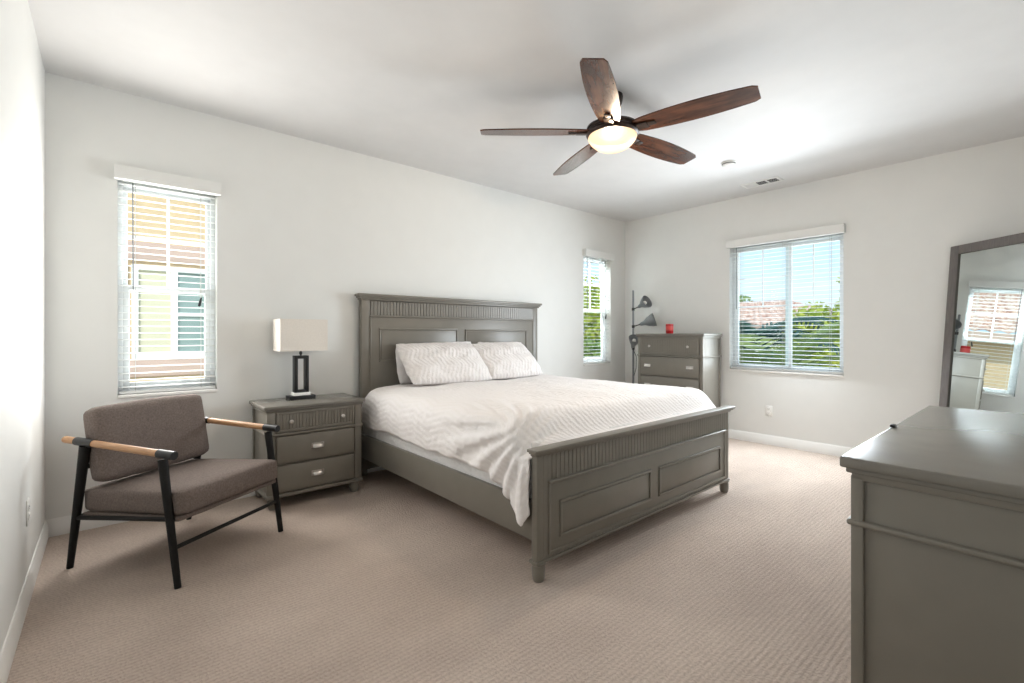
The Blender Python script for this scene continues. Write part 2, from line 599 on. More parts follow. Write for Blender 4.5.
def hung_window(n, hole):
    u0, u1, z0, z1 = hole
    zm = 1.50
    um = (u0 + u1) / 2
    e_ = bpy.data.objects.new('window_%d' % n, None)
    COL.objects.link(e_)
    struct(e_)
    place(e_, 'x', YA)
    f = MB()
    ring(f, u0, u1, z0, z1, 0.028, 0.085, 0.149)
    f.build('window_frame', M['vinyl'], e_)
    up = MB()
    ring(up, u0 + 0.028, u1 - 0.028, zm - 0.018, z1 - 0.028, 0.024, 0.118, 0.140, 0.036)
    up.build('upper_sash', M['vinyl'], e_)
    mu = MB()
    mu.box((um - 0.009, 0.124, zm + 0.018), (um + 0.009, 0.134, z1 - 0.05), 0.002)
    zq = (zm + z1) / 2
    mu.box((u0 + 0.052, 0.125, zq - 0.009), (u1 - 0.052, 0.133, zq + 0.009), 0.002)
    mu.build('muntin_grid', M['vinyl'], e_)
    lo = MB()
    ring(lo, u0 + 0.028, u1 - 0.028, z0 + 0.028, zm + 0.02, 0.034, 0.092, 0.116, 0.045)
    lo.build('lower_sash', M['vinyl'], e_)
    gl = MB()
    gl.box((u0 + 0.05, 0.1275, zm), (u1 - 0.05, 0.1305, z1 - 0.05))
    gl.build('upper_pane', M['glass'], e_, 0)
    gl = MB()
    gl.box((u0 + 0.06, 0.1025, z0 + 0.07), (u1 - 0.06, 0.1055, zm - 0.012))
    gl.build('lower_pane', M['glass'], e_, 0)
    sl = MB()
    sl.box((u0, -0.012, z0 - 0.018), (u1, 0.09, z0 + 0.002), 0.004)
    sl.build('window_sill', M['trim'], e_)
    return e_


hung_window(1, WIN_A1)
hung_window(2, WIN_A2)


def slider_window(n, hole):
    y0, y1, z0, z1 = hole
    u0, u1 = -y1, -y0
    um = -1.867
    e_ = bpy.data.objects.new('window_%d' % n, None)
    COL.objects.link(e_)
    struct(e_)
    place(e_, 'y', XB)
    f = MB()
    ring(f, u0, u1, z0, z1, 0.03, 0.085, 0.149)
    f.build('window_frame', M['vinyl'], e_)
    for (a, b, d, nm) in ((u0 + 0.03, um + 0.036, 0.094, 'sliding_sash'), (um - 0.036, u1 - 0.03, 0.120, 'fixed_sash')):
        s = MB()
        ring(s, a, b, z0 + 0.03, z1 - 0.03, 0.032, d, d + 0.022)
        s.build(nm, M['vinyl'], e_)
        mu = MB()
        c = (a + b) / 2
        zt = z1 - 0.062
        zl = 1.50
        zh = 1.82
        mu.box((c - 0.008, d + 0.006, zl), (c + 0.008, d + 0.015, zt), 0.002)
        for zz in (zl, zh):
            mu.box((a + 0.03, d + 0.007, zz - 0.008), (b - 0.03, d + 0.014, zz + 0.008), 0.002)
        mu.build('muntin_grid', M['vinyl'], e_)
        gl = MB()
        gl.box((a + 0.025, d + 0.0095, z0 + 0.055), (b - 0.025, d + 0.0115, z1 - 0.055))
        gl.build('window_pane', M['glass'], e_, 0)
    sl = MB()
    sl.box((u0, -0.012, z0 - 0.018), (u1, 0.09, z0 + 0.002), 0.004)
    sl.build('window_sill', M['trim'], e_)
    return e_


slider_window(3, WIN_B)


# ---- blinds
def blind(axis, plane, hole, label, tassel_u=None, tilt=2.5, overhang=0.018):
    if axis == 'x':
        u0, u1 = hole[0], hole[1]
    else:
        u0, u1 = -hole[1], -hole[0]
    z0, z1 = hole[2], hole[3]
    loc = (((u0 + u1) / 2), plane, z0) if axis == 'x' else (plane, -(u0 + u1) / 2, z0)
    t = thing('window_blind', loc, label, 'blind', 0 if axis == 'x' else R(-90), 'horizontal blinds on the windows')
    hw = (u1 - u0) / 2
    hh = z1 - z0
    # valance on the wall face
    vb = MB()
    vw = hw + overhang
    prof = [(-0.002, hh - 0.015), (-0.052, hh - 0.015), (-0.056, hh - 0.008), (-0.056, hh + 0.048), (-0.064, hh + 0.062), (-0.064, hh + 0.068), (-0.002, hh + 0.068)]
    vb.prism(prof, 'x', -vw, vw)
    vb.build('valance', M['valance'], t, 30)
    sb = MB()
    n = int((hh - 0.075) / 0.0435)
    st = (hh - 0.075) / n
    for i in range(n + 1):
        zc = 0.048 + i * st
        mm = Matrix.Translation((0, 0.042, zc)) @ Matrix.Rotation(R(tilt), 4, 'X')
        poly = [(-0.025, -0.0015), (-0.012, 0.0008), (0, 0.0015), (0.012, 0.0008), (0.025, -0.0015), (0.025, 0.0008), (0.012, 0.0031), (0, 0.0038), (-0.012, 0.0031), (-0.025, 0.0008)]
        sb.prism(poly, 'x', -hw + 0.006, hw - 0.006, mm)
    sb.build('slats', M['slat'], t, 30)
    br = MB()
    br.box((-hw + 0.006, 0.016, 0.006), (hw - 0.006, 0.068, 0.024), 0.004)
    br.build('bottom_rail', M['slat'], t)
    lines = [-hw + 0.09, hw - 0.09] if hw < 0.4 else [-hw + 0.12, 0.0, hw - 0.12]
    for lx in lines:
        c = MB()
        c.tube([(lx, 0.0155, 0.02), (lx, 0.0155, hh - 0.02)], 0.0011, 6)
        c.tube([(lx, 0.0685, 0.02), (lx, 0.0685, hh - 0.02)], 0.0011, 6)
        c.build('ladder_cord', M['cord'], t)
    w = MB()
    w.tube([(-hw + 0.075, 0.006, hh - 0.02), (-hw + 0.077, 0.002, hh * 0.49)], 0.0035, 8)
    w.build('tilt_wand', M['grey_metal'], t)
    lc = MB()
    zt = hh * 0.445
    lx = hw - 0.10
    lc.tube([(lx, 0.008, hh - 0.02), (lx, 0.004, zt + 0.03)], 0.0014, 6)
    lcd = lc.build('lift_cord', M['cord'], t)
    ts = MB()
    ts.lathe([(0.0, 0.03), (0.004, 0.03), (0.008, 0.0), (0.0085, -0.028), (0.006, -0.034), (0, -0.034)], 12, Matrix.Translation((lx, 0.004, zt)) @ Matrix.Rotation(R(12), 4, 'Y'))
    ts.build('cord_tassel', M['black'] if hw < 0.4 else M['cord'], lcd)
    return t


blind('x', YA, WIN_A1, 'white slatted blind on the window behind the armchair')
blind('x', YA, WIN_A2, 'narrow white slatted blind on the small window between bed and corner')
blind('y', XB, WIN_B, 'wide white slatted blind on the two-pane sliding window')

# ------------------------------------------------------------------ case furniture


def bun_foot(r=0.034, h=0.085):
    return [(0.0, 0.0), (r * 0.62, 0.0), (r * 0.80, h * 0.12), (r, h * 0.42), (r * 0.98, h * 0.62), (r * 0.72, h * 0.86), (r * 0.78, h * 0.9), (r * 0.95, h * 0.95), (r * 0.95, h)]


def add_knob(parent, x, y, z):
    k = MB()
    k.lathe([(0, 0), (0.007, 0), (0.006, 0.008), (0.013, 0.015), (0.0155, 0.021), (0.011, 0.027), (0, 0.029)], 18,
            Matrix.Translation((x, y, z)) @ Matrix.Rotation(R(90), 4, 'X'))
    k.build('knob', M['nickel'], parent)


def add_cup(parent, x, y, z, w=0.078, h=0.032, d=0.024):
    s = MB()
    sm = bmesh.new()
    na, nb = 12, 7
    V = []
    for i in range(na + 1):
        th = PI * i / na                       # 0..pi left to right
        row = []
        for j in range(nb + 1):
            ph = (PI / 2) * j / nb             # 0 = top at the face, pi/2 = out at the lower lip
            xx_ = -math.cos(th) * w / 2
            sc = max(0.0, math.sin(th)) ** 0.45
            row.append(sm.verts.new((x + xx_, y - d * math.sin(ph) * sc, z - h / 2 + h * (math.cos(ph) * 0.92) * sc + 0.0)))
        V.append(row)
    for i in range(na):
        for j in range(nb):
            try:
                sm.faces.new((V[i][j], V[i + 1][j], V[i + 1][j + 1], V[i][j + 1]))
            except ValueError:
                pass
    bmesh.ops.remove_doubles(sm, verts=sm.verts, dist=1e-5)
    bmesh.ops.recalc_face_normals(sm, faces=sm.faces)
    bmesh.ops.solidify(sm, geom=list(sm.faces), thickness=0.002)
    s._add(sm)
    s.box((x - w / 2 - 0.004, y - 0.003, z + h * 0.34), (x + w / 2 + 0.004, y, z + h * 0.52), 0.001)
    s.box((x - w / 2 - 0.004, y - 0.003, z - h * 0.52), (x - w / 2 + 0.004, y, z + h * 0.4), 0.001)
    s.box((x + w / 2 - 0.004, y - 0.003, z - h * 0.52), (x + w / 2 + 0.004, y, z + h * 0.4), 0.001)
    s.build('cup_pull', M['nickel'], parent)


def case_piece(t, W, D, Ht, rows, band_z, top_th=0.028, over=0.022, foot_h=0.085, pulls=1, stile=0.05, cols=1):
    """front faces local -y at y=0, back at y=D, centred on x. rows: (z0, z1, 'bead'|'plain')"""
    hw = W / 2
    zt = Ht - top_th
    body = MB()
    body.box((-hw + 0.01, 0.012, foot_h), (hw - 0.01, D, zt - 0.02), 0.002)
    for sx in (-1, 1):                                      # corner stiles
        a, b = sorted((sx * hw, sx * (hw - stile + 0.006)))
        body.box((a, 0.0, foot_h + 0.02), (b, 0.030, zt - 0.018), 0.003)
        a, b = sorted((sx * hw, sx * (hw - 0.012)))
        body.box((a, D - 0.03, foot_h + 0.02), (b, D, zt - 0.018), 0.002)
    body.box((-hw, 0.002, zt - 0.03), (hw, D, zt - 0.0), 0.003)
    for (za, zb, _k) in rows:                               # rails between drawers
        body.box((-hw + stile - 0.01, 0.006, zb + 0.001), (hw - stile + 0.01, 0.02, zb + 0.013), 0.002)
    body.build('carcass', M['paint'], t)
    tp = MB()
    tp.box((-hw - over, -over, zt + 0.003), (hw + over, D, Ht), 0.006, 3)
    tp.box((-hw - over * 0.45, -over * 0.45, zt - 0.012), (hw + over * 0.45, D, zt + 0.004), 0.005, 2)
    tp.build('top', M['top'], t)
    bd = MB()
    bd.box((-hw - 0.008, -0.009, band_z - 0.008), (hw + 0.008, D, band_z + 0.008), 0.006, 3)
    bd.build('waist_moulding', M['paint'], t)
    pl_ = MB()
    pl_.box((-hw - 0.008, -0.008, foot_h - 0.004), (hw + 0.008, D, foot_h + 0.022), 0.007, 3)
    pl_.build('base_moulding', M['paint'], t)
    for fx in (-hw + 0.045, hw - 0.045):
        for fy in (0.04, D - 0.045):
            f = MB()
            f.lathe(bun_foot(0.036, foot_h), 20)
            f.build('foot', M['paint'], t, loc=(fx, fy, 0))
    inner0, inner1 = -hw + stile, hw - stile
    cw = (inner1 - inner0) / cols
    for (za, zb, kind) in rows:
        for c in range(cols):
            x0 = inner0 + c * cw + (0.006 if c else 0)
            x1 = inner0 + (c + 1) * cw - (0.006 if c < cols - 1 else 0)
            d = MB()
            if kind == 'bead':
                fr = 0.016
                d.box((x0, -0.008, za), (x0 + fr, 0.02, zb), 0.003)
                d.box((x1 - fr, -0.008, za), (x1, 0.02, zb), 0.003)
                d.box((x0 + fr, -0.008, zb - fr), (x1 - fr, 0.02, zb), 0.003)
                d.box((x0 + fr, -0.008, za), (x1 - fr, 0.02, za + fr), 0.003)
                nb = max(6, int((x1 - x0 - 2 * fr) / 0.022))
                bw = (x1 - x0 - 2 * fr) / nb
                for i in range(nb):
                    xa = x0 + fr + i * bw
                    d.box((xa + 0.0006, -0.001, za + fr), (xa + bw - 0.0006, 0.02, zb - fr), 0.0013, 1)
                dr = d.build('drawer', M['paint'], t)
                zc = (za + zb) / 2
                for kx in (0.17, 0.83):
                    add_knob(dr, x0 + (x1 - x0) * kx, -0.001, zc)
            else:
                d.box((x0, -0.012, za), (x1, 0.02, zb), 0.007, 2)
                dr = d.build('drawer', M['paint'], t)
                zc = (za + zb) / 2 + 0.005
                if pulls == 1:
                    add_cup(dr, (x0 + x1) / 2, -0.012, zc)
                else:
                    for kx in (0.13, 0.86):
                        add_cup(dr, x0 + (x1 - x0) * kx, -0.012, zc)


ns = thing('nightstand', (1.135, 3.447, 0), 'grey painted three-drawer nightstand between the armchair and the bed', 'nightstand')
case_piece(ns, 0.655, 0.42, 0.708, [(0.525, 0.660, 'bead'), (0.312, 0.495, 'plain'), (0.118, 0.298, 'plain')], 0.510, pulls=1, stile=0.058)

ch = thing('chest_of_drawers', (4.94, 2.94, 0), 'tall grey painted chest of drawers in the corner, red candle on top', 'chest of drawers', R(-90))
case_piece(ch, 0.835, 0.42, 1.20, [(0.955, 1.145, 'bead'), (0.705, 0.922, 'plain'), (0.475, 0.690, 'plain'), (0.255, 0.46, 'plain'), (0.118, 0.24, 'plain')], 0.938, pulls=2, stile=0.045)

dr_ = thing('dresser', (2.305, 0.382, 0), 'long low grey dresser with glossy top, nearest piece at the right edge', 'dresser', R(180))
case_piece(dr_, 1.40, 0.475, 0.85, [(0.685, 0.795, 'bead'), (0.485, 0.645, 'plain'), (0.30, 0.47, 'plain'), (0.118, 0.285, 'plain')], 0.664, top_th=0.034, over=0.022, pulls=1, stile=0.05, cols=2)

# small black object on the dresser's front edge
rc = MB()
rc.box((-0.018, -0.008, 0.0), (0.018, 0.008, 0.010), 0.003, 2)
tag(rc.build('remote_control', M['black'], None, loc=(2.225, 0.396, 0.8502)), 'tiny black object lying on the far front edge of the dresser', 'remote')

# ------------------------------------------------------------------ bed
BX0, BX1 = 1.555, 3.568
bed = thing('bed', (2.575, 2.7, 0), 'grey painted king bed frame with panelled headboard and low footboard', 'bed')


def B(x, y, z):
    return (x - 2.575, y - 2.7, z)


def moulding(mb, x0, x1, z0, z1, yf, w, d, y_off=0.0):
    """picture-frame moulding ring on a face at y=yf looking to -y"""
    for (a, b, c, e2) in ((x0, x1, z1 - w, z1), (x0, x1, z0, z0 + w), (x0, x0 + w, z0 + w, z1 - w), (x1 - w, x1, z0 + w, z1 - w)):
        mb.box(B(a, yf - d, c), B(b, yf + 0.01, e2), min(w, d) * 0.4, 2)


def bed_board(name, x0, x1, yf, yb, z0, zt, crown, bead, frame, panels, grooves):
    """panelled board; faces -y"""
    mb = MB()
    mb.box(B(x0 + 0.01, yf + 0.012, z0), B(x1 - 0.01, yb, zt), 0.002)
    for a, b in ((x0, x0 + 0.075), (x1 - 0.075, x1)):
        mb.box(B(a, yf, z0), B(b, yb, zt), 0.004)
    brd = mb.build(name, M['paint'], bed)
    # crown shelf
    cr = MB()
    c0, c1 = crown
    hh = zt
    cr.box(B(x0 - c0 * 0.35, yf - c0 * 0.35, hh - 0.004), B(x1 + c0 * 0.35, yb - 0.004, hh + c1 * 0.35), 0.004)
    cr.box(B(x0 - c0 * 0.7, yf - c0 * 0.7, hh + c1 * 0.25), B(x1 + c0 * 0.7, yb - 0.004, hh + c1 * 0.62), 0.005, 3)
    cr.box(B(x0 - c0, yf - c0, hh + c1 * 0.55), B(x1 + c0, yb - 0.004, hh + c1), 0.004)
    cr.build('crown', M['paint'], brd)
    # beadboard
    bx0, bx1, bz0, bz1 = bead
    bb_ = MB()
    n = int((bx1 - bx0) / 0.030)
    w = (bx1 - bx0) / n
    for i in range(n):
        bb_.box(B(bx0 + i * w + 0.0012, yf - 0.0015 if grooves else yf + 0.004, bz0), B(bx0 + (i + 1) * w - 0.0012, yf + 0.02, bz1), 0.0022, 1)
    bb_.build('beadboard', M['paint'], brd)
    # frame slab with mouldings
    fx0, fx1, fz0, fz1 = frame
    fr = MB()
    fr.box(B(fx0, yf - 0.004, fz0), B(fx1, yf + 0.02, fz1), 0.003)
    fr.box(B(fx0 - 0.008, yf - 0.016, fz1 - 0.008), B(fx1 + 0.008, yf + 0.01, fz1 + 0.008), 0.006, 3)
    fr.box(B(fx0 - 0.006, yf - 0.010, fz0 - 0.004), B(fx1 + 0.006, yf + 0.01, fz0 + 0.010), 0.004, 2)
    fr.box(B(fx0 - 0.006, yf - 0.009, fz0), B(fx0 + 0.008, yf + 0.01, fz1), 0.004, 2)
    fr.box(B(fx1 - 0.008, yf - 0.009, fz0), B(fx1 + 0.006, yf + 0.01, fz1), 0.004, 2)
    fr.build('panel_frame', M['paint'], brd)
    for (a, b, c, d) in panels:
        p = MB()
        moulding(p, a, b, c, d, yf - 0.004, 0.016, 0.011)
        p.box(B(a + 0.020, yf - 0.009, c + 0.020), B(b - 0.020, yf + 0.01, d - 0.020), 0.004, 2)
        p.build('raised_panel', M['paint'], brd)
    return brd


hb = bed_board('headboard', 1.612, 3.655, 3.80, 3.862, 0.05, 1.488, (0.038, 0.048), (1.69, 3.585, 1.352, 1.478), (1.69, 3.585, 0.30, 1.348),
               [(1.766, 2.576, 0.955, 1.247), (2.664, 3.486, 0.955, 1.242)], True)
fb = bed_board('footboard', BX0, BX1, 1.62, 1.658, 0.098, 0.612, (0.036, 0.036), (1.566, 3.557, 0.105, 0.606), (1.636, 3.49, 0.125, 0.474),
               [(1.706, 2.51, 0.185, 0.372), (2.60, 3.415, 0.185, 0.372)], True)
fbm = MB()
fbm.box(B(BX0 - 0.008, 1.612, 0.088), B(BX1 + 0.008, 1.672, 0.104), 0.005, 2)
fbm.build('base_moulding', M['paint'], fb)
for fx in (1.585, 3.538):
    f = MB()
    f.lathe([(0, 0), (0.024, 0), (0.029, 0.008), (0.032, 0.03), (0.033, 0.06), (0.030, 0.078), (0.036, 0.084), (0.036, 0.090), (0, 0.090)], 22)
    f.build('foot', M['paint'], fb, loc=B(fx, 1.641, 0))
for fx in (1.632, 3.628):
    f = MB()
    f.box((-0.034, -0.028, 0), (0.034, 0.028, 0.055), 0.004)
    f.build('foot', M['paint'], hb, loc=B(fx, 3.831, 0))
for x0, x1 in ((1.572, 1.600), (3.525, 3.553)):
    r_ = MB()
    r_.box(B(x0, 1.658, 0.185), B(x1, 3.80, 0.375), 0.004)
    r_.build('side_rail', M['paint'], bed)
sl = MB()
for i in range(9):
    yc = 1.80 + i * 0.23
    sl.box(B(1.60, yc - 0.04, 0.225), B(3.525, yc + 0.04, 0.25), 0.003)
sl.build('slats', M['oak'], bed)

# mattress
mt = MB()
mt.box((1.604, 1.69, 0.251), (3.520, 3.785, 0.655), 0.035, 4)
mat_o = mt.build('mattress', M['mattress'], None, 60)
tag(mat_o, 'quilted white king mattress showing between the side rail and the bedspread', 'mattress')


# bedspread
def smooth(a, b, x):
    t_ = max(0.0, min(1.0, (x - a) / (b - a)))
    return t_ * t_ * (3 - 2 * t_)


def interp(pts, x):
    for (a, fa), (b, fb_) in zip(pts, pts[1:]):
        if x <= b:
            t_ = max(0, (x - a) / (b - a))
            return fa + (fb_ - fa) * t_
    return pts[-1][1]


HEM = [(1.66, 0.33), (1.70, 0.258), (1.73, 0.266), (1.80, 0.338), (1.88, 0.398), (1.965, 0.446), (2.10, 0.464), (2.30, 0.470), (2.60, 0.458), (2.84, 0.462), (3.10, 0.470), (3.40, 0.452), (3.60, 0.446), (3.72, 0.47)]


def bez(p0, p1, p2, p3, t_):
    a = (1 - t_)
    return tuple(a ** 3 * p0[k] + 3 * a * a * t_ * p1[k] + 3 * a * t_ * t_ * p2[k] + t_ ** 3 * p3[k] for k in (0, 1))


rows, uvs = [], []
NY, NS, NT = 170, 40, 80
Y0, Y1 = 1.664, 3.74
for j in range(NY + 1):
    q = j / NY
    y = Y0 + (Y1 - Y0) * (q ** 1.25)
    foot = smooth(1.88, 1.676, y)
    head = smooth(3.58, 3.74, y)
    zt = 0.772 - 0.135 * foot ** 1.6 - 0.055 * head ** 1.5
    hem = interp(HEM, y)
    foldw = smooth(2.55, 1.95, y)
    xb = 1.540 + 0.026 * smooth(2.6, 3.5, y) + 0.02 * head
    row, uv = [], []
    s_acc = 0
    for i in range(NS):
        t_ = i / NS
        if t_ < 0.5:
            x, z = bez((xb, hem), (xb - 0.012, hem + (zt - hem) * 0.3), (xb - 0.016, hem + (zt - hem) * 0.5), (xb - 0.002, zt - 0.12), t_ * 2)
        else:
            x, z = bez((xb - 0.002, zt - 0.12), (xb + 0.012, zt - 0.035), (xb + 0.07, zt - 0.004), (xb + 0.22, zt), t_ * 2 - 1)
        row.append([x, z])
    for i in range(NT + 1):
        t_ = i / NT
        x = xb + 0.22 + (3.40 - xb - 0.22) * t_
        row.append([x, zt])
    for i in range(1, NS + 1):
        t_ = i / NS
        if t_ < 0.5:
            x, z = bez((3.40, zt), (3.555, zt - 0.004), (3.605, zt - 0.035), (3.618, zt - 0.12), t_ * 2)
        else:
            x, z = bez((3.618, zt - 0.12), (3.632, zt - 0.20), (3.63, 0.5), (3.622, 0.46), t_ * 2 - 1)
        row.append([x, z])
    out, uvr = [], []
    px, pz = row[0]
    for k, (x, z) in enumerate(row):
        s_acc += math.hypot(x - px, z - pz)
        px, pz = x, z
        P = Vector((x, y, z))
        # soft lumps
        side = smooth(1.66, 1.56, x)
        lump = noise.noise(Vector((x * 2.3, y * 2.3, 1.7))) * 0.012 + noise.noise(Vector((x * 6.5, y * 6.0, 4.2))) * 0.006 + noise.noise(Vector((x * 22, y * 17, 2.2))) * 0.0028
        P.z += lump * (1 - side) * (1 - 0.6 * foot)
        # hem waves on the left side
        P.x += -side * (0.010 * noise.noise(Vector((y * 5, z * 3, 9.0))) + 0.007 * noise.noise(Vector((y * 14, z * 4, 3.0))) + 0.004 * noise.noise(Vector((y * 26, z * 15, 7.0))))
        if x < 1.7:
            P.z += side * 0.014 * noise.noise(Vector((y * 7.0, 2.2, 0.3))) * smooth(0.66, 0.5, z)
        # folds fanning out from the foot corner
        if x < 2.0 and y < 2.75:
            dy, dz = (y - 1.70), (0.74 - z) + max(0, x - 1.56) * 0.9
            ang = math.atan2(dz + 0.02, dy + 0.02)
            rad = math.hypot(dy, dz)
            amp = 0.013 * smooth(0.02, 0.28, rad) * smooth(0.95, 0.45, rad) * smooth(1.98, 1.72, x)
            f_ = math.sin(ang * 22 + 1.6 * noise.noise(Vector((y * 3, z * 3, 5))))
            f_ = abs(f_) ** 0.7 * (1 if f_ > 0 else -1)
            P.x -= amp * f_ * (0.25 + 0.75 * side)
            P.z += amp * f_ * (1 - side) * 0.8
        if y < 1.80 and z < 0.60 and x < 1.6:               # corner hangs just outside the post
            P.x = min(P.x, 1.540)
        out.append(P)
        uvr.append((s_acc, y - 0.11 * foot ** 1.6))
    rows.append(out)
    uvs.append(uvr)
duv = grid_mesh('bedspread', rows, M['duvet'], None, uvs)
sol = duv.modifiers.new('thick', 'SOLIDIFY')
sol.thickness = 0.010
sol.offset = -1
tag(duv, 'white quilted bedspread draped over the bed, corner hanging past the rail', 'bedspread')


# pillows
def pillow(label, loc, W, Ht, Th, tilt, yaw, m, roll=0, seed=1, group=None, flange=0.02):
    n = 36
    bm = bmesh.new()
    uvl = bm.loops.layers.uv.new('UVMap')
    grids = []
    for sgn in (1, -1):
        V = []
        for j in range(n + 1):
            rowv = []
            for i in range(n + 1):
                u, v_ = -1 + 2 * i / n, -1 + 2 * j / n
                pin = 1 - 0.055 * (v_ * v_) * abs(u) ** 3 - 0.0 * u
                pin2 = 1 - 0.075 * (1 - v_ ** 2) * 0.0 - 0.06 * (1 - abs(u) ** 2) * 0.25
                X = u * W / 2 * (1 - 0.030 * (1 - abs(v_)) ** 1.5 * 0.6) * pin
                Z = v_ * Ht / 2 * (1 - 0.05 * (1 - abs(u) ** 1.5) * (abs(v_) ** 2) * -0.4)
                fu = max(0.0, 1 - abs(u) ** 3.2)
                fv = max(0.0, 1 - abs(v_) ** 3.0)
                th = (fu * fv) ** 0.55
                w_ = noise.noise(Vector((u * 2.1 + seed * 7, v_ * 2.0, seed))) * 0.020 * (fu * fv) ** 0.4
                w_ += noise.noise(Vector((u * 5 + seed * 3, v_ * 4.3, seed + 4))) * 0.009 * (fu * fv) ** 0.3
                edge = noise.noise(Vector((u * 4 + seed, v_ * 4, seed * 2.0))) * 0.012
                Y = -sgn * (Th / 2 * th + 0.003) + w_ + edge * (1 - th)
                # weight: belly sags to the bottom
                Y *= 1 + 0.18 * (-v_)
                rowv.append(bm.verts.new((X, Y, Z + edge * 0.8 * (1 - th))))
            V.append(rowv)
        grids.append(V)
        for j in range(n):
            for i in range(n):
                q4 = [V[j][i], V[j][i + 1], V[j + 1][i + 1], V[j + 1][i]]
                f = bm.faces.new(q4 if sgn > 0 else q4[::-1])
                f.smooth = True
                for lp in f.loops:
                    c = lp.vert.co
                    lp[uvl].uv = (c.x + 0.5, c.z + 0.5)
    A, Bq = grids
    rim = lambda V: [V[0][i] for i in range(n)] + [V[j][n] for j in range(n)] + [V[n][n - i] for i in range(n)] + [V[n - j][0] for j in range(n)]
    ra, rb = rim(A), rim(Bq)
    for i in range(len(ra)):
        k = (i + 1) % len(ra)
        f = bm.faces.new((ra[i], rb[i], rb[k], ra[k]))
        f.smooth = True
        for lp in f.loops:
            lp[uvl].uv = (lp.vert.co.x + 0.5, lp.vert.co.z + 0.5)
    bmesh.ops.recalc_face_normals(bm, faces=bm.faces)
    me = bpy.data.meshes.new('pillow')
    bm.to_mesh(me)
    bm.free()
    me.materials.append(m)
    o = bpy.data.objects.new('pillow', me)
    COL.objects.link(o)
    o.location = loc
    o.rotation_euler = (Matrix.Rotation(yaw, 4, 'Z') @ Matrix.Rotation(tilt, 4, 'X') @ Matrix.Rotation(roll, 4, 'Y')).to_euler()
    tag(o, label, 'pillow', 'white pillows on the bed')
    return o


pillow('white zigzag-textured pillow leaning at the left of the bed, in front', (2.250, 3.505, 0.945), 0.83, 0.45, 0.15, R(-46), R(0), M['sham'], R(1.0), 1)
pillow('white zigzag-textured pillow leaning at the right, beside the window', (2.985, 3.535, 0.945), 0.71, 0.45, 0.15, R(-46), R(0), M['sham'], R(-1), 2)
pillow('plain white pillow peeking out behind the left zigzag pillow', (2.30, 3.712, 0.942), 0.84, 0.35, 0.085, R(-11), R(0), M['pillow'], R(-1.0), 3)
pillow('plain white pillow mostly hidden behind the right zigzag pillow', (3.07, 3.722, 0.940), 0.60, 0.34, 0.085, R(-11), R(0), M['pillow'], R(1), 4)

# ------------------------------------------------------------------ table lamp
tl = thing('table_lamp', (1.108, 3.735, 0.7083), 'black open-frame table lamp with rectangular white shade on the nightstand', 'lamp')
b_ = MB()
b_.box((-0.094, -0.052, 0), (0.094, 0.052, 0.026), 0.003)
b_.build('base', M['black'], tl)
b_ = MB()
b_.box((-0.060, -0.044, 0.026), (0.060, 0.040, 0.048), 0.002)
ws = b_.build('base_block', M['white_stone'], tl)
ws['label'] = 'white block under the frame'
b_ = MB()
ring(b_, -0.051, 0.051, 0.048, 0.325, 0.023, -0.03, 0.03, 0.02, 0.002)
b_.build('frame', M['black'], tl)
b_ = MB()
b_.cyl((0, 0, 0.325), (0, 0, 0.40), 0.007)
b_.cyl((0, 0, 0.335), (0, 0, 0.352), 0.011)
b_.build('stem', M['black'], tl)
b_ = MB()
sx, sy, z0, z1, th = 0.168, 0.093, 0.362, 0.598, 0.003
b_.box((-sx, -sy, z0), (sx, -sy + th, z1))
b_.box((-sx, sy - th, z0), (sx, sy, z1))
b_.box((-sx, -sy + th, z0), (-sx + th, sy - th, z1))
b_.box((sx - th, -sy + th, z0), (sx, sy - th, z1))
for zz in (z0, z1 - 0.008):
    for yy_ in (-sy - 0.001, sy - 0.001):
        b_.box((-sx - 0.001, yy_, zz), (sx + 0.001, yy_ + 0.002, zz + 0.008))
    for xx_ in (-sx - 0.001, sx - 0.001):
        b_.box((xx_, -sy, zz), (xx_ + 0.002, sy, zz + 0.008))
b_.tube([(-sx + 0.002, 0, 0.40), (sx - 0.002, 0, 0.40)], 0.002, 6)
b_.build('lamp_shade', M['shade'], tl, 0)
b_ = MB()
b_.lathe([(0, 0.40), (0.013, 0.40), (0.014, 0.43), (0.03, 0.475), (0.026, 0.505), (0, 0.52)], 16)
b_.build('bulb', M['white_stone'], tl)

# ------------------------------------------------------------------ armchair
ac = thing('armchair', (0.251, 2.703, 0), 'taupe cushioned armchair with black legs and wooden arms by the left window', 'armchair', math.atan2(0.557, 0.83))
AW = 0.655


def cushion(name, W, D, Th, m, parent, mtx, bulge=0.012, r=0.03):
    """rounded box cushion, centred"""
    n = 14
    s = bmesh.new()
    bmesh.ops.create_cube(s, size=2.0)
    bmesh.ops.subdivide_edges(s, edges=list(s.edges), cuts=n, use_grid_fill=True)
    for v_ in s.verts:
        p = v_.co.copy()
        half = Vector((W / 2, D / 2, Th / 2))
        q = Vector((p.x * half.x, p.y * half.y, p.z * half.z))
        inner = Vector((half.x - r, half.y - r, half.z - r))
        c = Vector([max(-inner[k], min(inner[k], q[k])) for k in range(3)])
        d = q - c
        if d.length > 1e-6:
            q = c + d.normalized() * r
        bx, by, bz = 1 - p.x ** 2, 1 - p.y ** 2, 1 - p.z ** 2
        q.z += bulge * (1 if p.z > 0 else -1) * bx * by * abs(p.z)
        q.x += bulge * 0.5 * (1 if p.x > 0 else -1) * by * bz * abs(p.x)
        q.y += bulge * 0.5 * (1 if p.y > 0 else -1) * bx * bz * abs(p.y)
        q += Vector((0, 0, 0.003 * noise.noise(q * 9)))
        v_.co = q
    mb = MB()
    mb._add(s, mtx)
    return mb.build(name, m, parent, 70)


